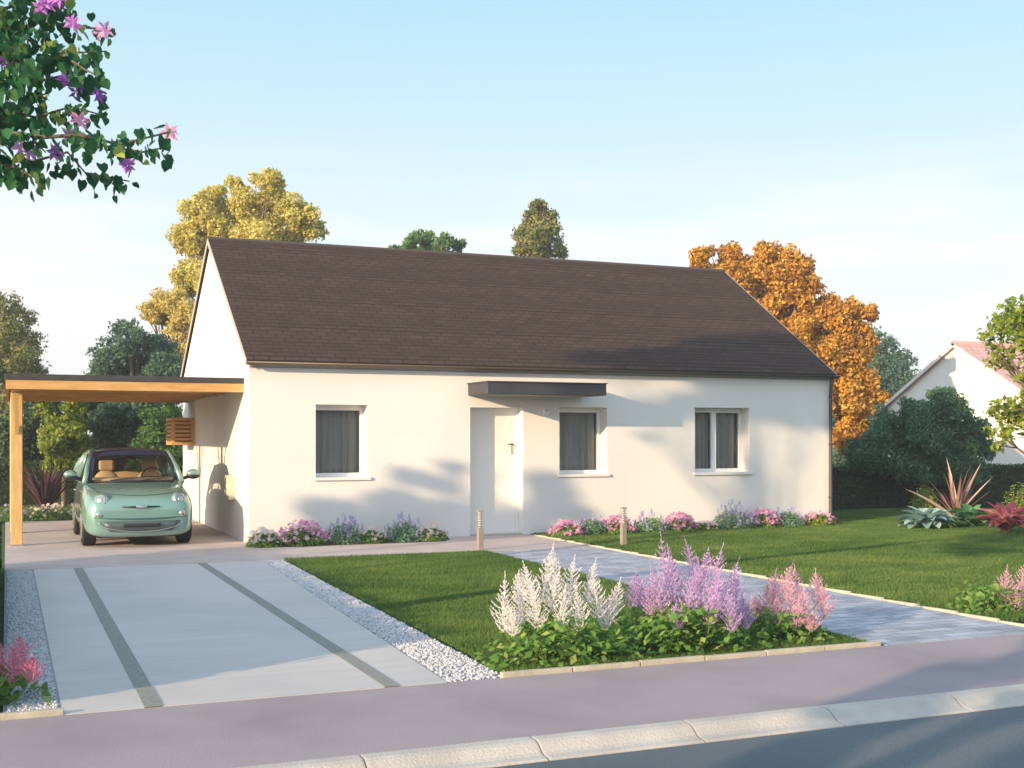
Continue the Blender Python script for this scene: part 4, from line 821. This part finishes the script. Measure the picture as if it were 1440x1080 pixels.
# planting behind the carport
SG = 'bushes behind the carport'
tree_px('bush', 'dark green bush seen under the middle of the carport roof', 'shrub', 29, 160, [(150, 590, 32), (180, 600, 34), (150, 625, 34), (120, 580, 26), (190, 575, 30), (150, 665, 34), (120, 640, 26), (110, 560, 24), (200, 558, 26), (150, 556, 26), (90, 660, 30), (60, 670, 26), (110, 680, 28)], 22000, .11, G_['bluegreen'], SG, .08, sub=7)
tree_px('bush', 'yellow green bush beside the timber carport post', 'shrub', 27.5, 90, [(80, 600, 22), (100, 610, 22), (70, 625, 22), (100, 590, 16), (95, 635, 26), (75, 650, 22), (62, 570, 18), (105, 566, 20)], 10000, .10, G_['ygreen'], SG, .06, sub=7)
tree_px('bush', 'mid green bush seen just left of the wooden cabinet', 'shrub', 28, 225, [(225, 590, 26), (245, 610, 24), (215, 620, 28), (245, 640, 28), (235, 575, 18), (230, 670, 28), (200, 660, 28)], 9000, .10, G_['mid'], SG, .08, sub=7)
tree_px('bush', 'dark tall bush left of the carport post', 'shrub', 29, 20, [(20, 600, 30), (45, 590, 28), (50, 620, 28), (60, 568, 22), (0, 640, 36), (40, 650, 30)], 6000, .11, G_['dark'], SG, .08, sub=7)
hedge('clipped_hedge', 'dark hedge closing the garden behind the carport', -12, -.5, 11.6, 12.3, 1.05, 16000, ls=.07)
p = gnd(62, 724); strap_plant('flax_plant', 'dark purple flax behind the carport next to the timber post', (p.x, p.y, 0), rosette(60, 1.15, .07, .95, 1.5, .4, None, .4), G_['phormd'])
for (px, by, c_, lb) in ((62, 729, 'white', 'white flowering low plant behind the terrace next to the post'), (20, 730, 'lav', 'violet flowering plant left of the carport post'), (85, 727, 'white', 'low white flowering plant behind the terrace close to the car')):
    p = gnd(px, by); bed_plant('bedding_plant', lb, (p.x, 6.95, 0), .7, .36, G_['mid'], G_[c_], 36, 'low plants behind the terrace', ls=.06, fs=.07)
# hedge at the left of the driveway
hedge('clipped_hedge', 'dark hedge just left of the driveway gravel', -4.2, -3.54, -8.9, -2.3, .55, 12000, ls=.045)
hedge('clipped_hedge', 'taller hedge behind the low one left of the driveway', -5.3, -4.5, -11.3, -2.5, 1.15, 9000, ls=.08)

# ------------------------------------------------------------------ overhanging flowering tree at the left
def overhang():
    base = at(-520, HZ, 7.2); root = empty('flowering_tree', (base.x, base.y, 0), 'broad leaved tree with purple flowers reaching in at the top left', 'tree')
    B = Vector((base.x, base.y, 0)); crown0 = at(-260, 60, 7.2) - B
    t = MB(); t.tube([(0, 0, -.1), (.05, 0, 1.2), (.1, 0, 2.6), crown0 * .9], [.16, .13, .11, .08], 10)
    br = [[(-260, 60), (-120, 50), (-20, 55), (60, 30), (110, 38), (158, 42)], [(-120, 50), (-20, 20), (60, 68), (110, 74), (150, 72)], [(-260, 60), (-100, 110), (-20, 100), (40, 118), (90, 106), (150, 132)],
          [(60, 68), (90, 78), (118, 97), (150, 113)], [(-100, 110), (-20, 150), (50, 165), (100, 150), (148, 163)], [(-260, 60), (-110, 180), (-20, 182), (60, 193), (110, 190), (168, 203), (237, 186)],
          [(-110, 180), (-20, 228), (50, 226), (95, 214), (120, 243), (182, 255)], [(110, 190), (150, 206), (200, 214), (238, 206)], [(-120, 50), (-40, -20), (40, -30), (100, 0)], [(-20, 20), (30, 5), (80, 10), (100, 15)],
          [(-20, 182), (10, 160), (40, 140), (70, 130)], [(-20, 55), (10, 60), (40, 90), (60, 100)], [(-260, 60), (-160, -60), (-60, -80), (60, -60)], [(-20, 228), (20, 235), (50, 250), (60, 256)]]
    P = []; T = []
    for bi, pl in enumerate(br):
        pts = []; d0 = 7.2 + random.uniform(-.5, .5)
        for i, (x, y) in enumerate(pl): pts.append(at(x, y, 7.2 + (d0 - 7.2) * min(1, i / 2)) - B)
        n = len(pts); t.tube(pts, [(.016 if pl[0][0] < -200 else .009) * (1 - .85 * i / (n - 1)) + .0025 for i in range(n)], 6)
        for a, b, (xa, ya), (xb, yb) in zip(pts[:-1], pts[1:], pl[:-1], pl[1:]):
            if xb < -60: k = 4
            else: k = max(2, int((b - a).length / .028))
            for j in range(k):
                s = (j + random.random()) / k; q = a.lerp(b, s)
                for _ in range(3 if xa < 40 else 2):
                    P.append(q + Vector((random.gauss(0, .035), random.gauss(0, .11), random.gauss(-.02, .035)))); T.append(min(1, max(0, random.gauss(.33, .17) + (.5 if random.random() < .12 else 0))))
        # leafy spurs in the dense part
    for _ in range(620):
        x = random.uniform(-230, 70); y = random.gauss(95, 80)
        if y > 245 or random.random() < max(0, x) / 95: continue
        P.append(at(x, y, 7.2 + random.gauss(0, .35)) - B); T.append(min(1, max(0, random.gauss(.3, .2))))
    t.build('trunk', M['bark'], root, smooth=True)
    # heart shaped leaves, 8 corners round a folded midrib
    V = []; Fq = []; TT = []
    outl = [(0, 0), (.32, -.12), (.52, .18), (.42, .55), (0, 1.0), (-.42, .55), (-.52, .18), (-.32, -.12)]
    for q, tn in zip(P, T):
        s = random.uniform(.045, .075); tip = Vector((random.gauss(.15, .5), random.gauss(0, .5), -1 + random.gauss(0, .45))).normalized()
        nn = Vector((random.gauss(0, .8), random.gauss(-.6, .6), random.gauss(.5, .5))); nn = (nn - tip * nn.dot(tip)).normalized(); sd = tip.cross(nn)
        b0 = len(V)
        for (u, v) in outl: V.append(q + sd * u * s + tip * v * s + nn * (abs(u) * .35 * s - .12 * s * v * v))
        for f_ in ((0, 1, 2, 3), (0, 3, 4, 4), (0, 5, 6, 7), (0, 4, 5, 5)): pass
        Fq += [(b0, b0 + 1, b0 + 2), (b0, b0 + 2, b0 + 3), (b0, b0 + 3, b0 + 4), (b0, b0 + 4, b0 + 5), (b0, b0 + 5, b0 + 6), (b0, b0 + 6, b0 + 7)]; TT += [tn] * 6
    npmesh('crown', np.array([v[:] for v in V]), np.array(Fq), G_['over'], root, np.array(TT))
    for (x, y, tn) in ((100, 34, .35), (145, 44, .75), (68, 4, .3), (28, 92, .1), (90, 112, .05), (112, 126, .1), (138, 133, .15), (112, 170, .85), (100, 188, .75), (32, 207, .7), (45, 216, .5), (76, 213, .35), (184, 232, .3), (236, 188, .8), (12, 84, .1), (60, 8, .35), (82, 2, .2)):
        for kk in range(3):
            c = at(x + random.uniform(-5, 5), y + random.uniform(-4, 4), 6.95 + random.uniform(-.1, .1)) - B; Vf = []; Ff = []
            nn = Vector((random.gauss(0, .5), -1, random.gauss(.1, .5))).normalized(); u = nn.cross(Vector((0, 0, 1))).normalized(); v = u.cross(nn); a0 = random.random() * 6
            for k_ in range(5):
                a = a0 + k_ * 2 * math.pi / 5 + random.uniform(-.2, .2); dd = u * math.cos(a) + v * math.sin(a); ee = -u * math.sin(a) + v * math.cos(a); s = random.uniform(.048, .066); b0 = len(Vf)
                Vf += [c, c + dd * s * .45 + ee * s * .2 + nn * .012, c + dd * s + nn * .002, c + dd * s * .45 - ee * s * .2 + nn * .012]; Ff.append((b0, b0 + 1, b0 + 2, b0 + 3))
            o = npmesh('blossom', np.array([q[:] for q in Vf]), np.array(Ff), G_['purple'], root, np.clip(rng.normal(tn, .08, 5), 0, 1))
overhang()

# ------------------------------------------------------------------ evening haze
hz = MB(); hz.box(-520, 520, -320, 720, -1.25, 16)
hm = bpy.data.materials.new('haze'); hm.use_nodes = True; hn = hm.node_tree.nodes; hn.remove(hn['Principled BSDF'])
pv = hn.new('ShaderNodeVolumePrincipled'); pv.inputs['Color'].default_value = (.92, .95, 1, 1); pv.inputs['Density'].default_value = .0018; pv.inputs['Anisotropy'].default_value = .2
hm.node_tree.links.new(pv.outputs[0], hn['Material Output'].inputs['Volume'])
tag(hz.build('haze', hm), 'thin pale evening haze in front of the far trees', 'haze', kind='stuff')

# ------------------------------------------------------------------ trees left of the plot, out of the picture, whose shade falls on house and street
def side_tree(s, L_, at_pt, z0, z1, half, label, n=9000, name='tree', ls=.16, mt='dark', k=8):
    """stands L_ metres sunward of at_pt; crown between z0 and z1, half = half width across the light"""
    u = Vector((math.cos(R(SUN_AZ)), math.sin(R(SUN_AZ)), 0)); v = Vector((-u.y, u.x, 0)); c = Vector((*at_pt, 0)) - u * L_
    cl = []
    for i in range(k):
        q = c + v * random.uniform(-.75, .75) * half + u * random.uniform(-.7, .7) * half; cl.append((q.x, q.y, random.uniform(z0 + .3, z1 - .3), min(half * .5, (z1 - z0) * .42)))
    return make_tree(name, label, 'tree', (c.x, c.y, 0), cl, n, ls, G_[mt], 'trees beside the plot', .12, sub=6, f=.5)
T = math.tan(R(SUN_EL))
def shade_tree(L_, cl, tx, label, n, ls=.16):
    """cl: (x, z, r) where the shade of each clump should fall on the front wall"""
    u = Vector((math.cos(R(SUN_AZ)), math.sin(R(SUN_AZ)), 0)); q = []
    for (x, z, r) in cl:
        l = L_ + random.uniform(-.6, .6); p = Vector((x, 0, 0)) - u * l; q.append((p.x, p.y, z + l * T, r))
    b = Vector((tx, 0, 0)) - u * L_
    return make_tree('tree', label, 'tree', (b.x, b.y, 0), q, n, ls, G_['dark'], 'trees beside the plot', .06, sub=6, f=.5)
random.seed(5)
shade_tree(17, [(1.2, .45, .26), (1.8, .3, .36), (2.5, .45, .36), (3.0, .9, .24), (3.5, .4, .36), (3.35, 1.15, .14), (2.2, .05, .4), (3.1, .05, .4), (1.5, .0, .4), (2.6, 1.05, .12)], 2.6, 'small tree left of the driveway nearest to the house', 9000, .10)
shade_tree(20, [(4.95, .9, .24), (5.1, .4, .32), (4.5, .3, .32), (5.7, .3, .16), (4.8, .0, .4), (5.4, .7, .12)], 5.0, 'slim tree left of the driveway', 6000, .10)
shade_tree(23, [(x, z, r * (1.15 if z < 2.7 else 1.75)) for x, z, r in [(6.9, 2.1, .15), (7.6, 2.15, .22), (8.3, 2.2, .28), (8.9, 2.5, .33), (9.5, 2.3, .36), (10.1, 2.35, .42), (10.7, 2.4, .48), (9.9, 3.0, .4), (10.6, 3.1, .45), (9.0, 3.1, .3), (8.2, 3.05, .3), (7.5, 3.25, .28), (8.3, 3.5, .36), (9.0, 3.7, .36),
    (6.6, 3.2, .2), (8.6, 3.0, .35), (5.9, 3.15, .14), (9.6, 3.4, .42), (11.1, 2.2, .4), (7.0, 1.65, .07), (9.3, 2.8, .3), (6.3, 3.1, .1), (9.6, 3.9, .34), (8.6, 3.85, .34), (7.7, 3.55, .3), (9.2, 4.1, .22), (7.0, 3.4, .22), (6.2, 3.3, .18), (5.4, 3.2, .12), (8.0, 3.9, .12)]], 10.6, 'tall broad tree far left of the driveway', 110000, .12)
random.seed(9); side_tree(0, 13, (3.2, -12.15), .8, 4.6, .42, 'street tree left of the camera', n=14000, k=12)
random.seed(10); side_tree(0, 16, (3.4, -13.75), .8, 5.0, .75, 'second street tree left of the camera', n=14000, k=12)
random.seed(12); side_tree(0, 22, (5.0, -16.2), 1.0, 7.0, 1.0, 'third street tree left of the camera')
random.seed(13); side_tree(0, 10, (1.5, -13.3), .6, 3.4, .16, 'slim street tree left of the camera', n=3000, ls=.1)
hedge('clipped_hedge', 'unseen tall hedge across the street behind the camera, added to darken the window reflections', -45, 60, -37, -35.5, 4.2, 30000, ls=.3)  # unseen, added so the panes mirror even dark foliage instead of a horizon line
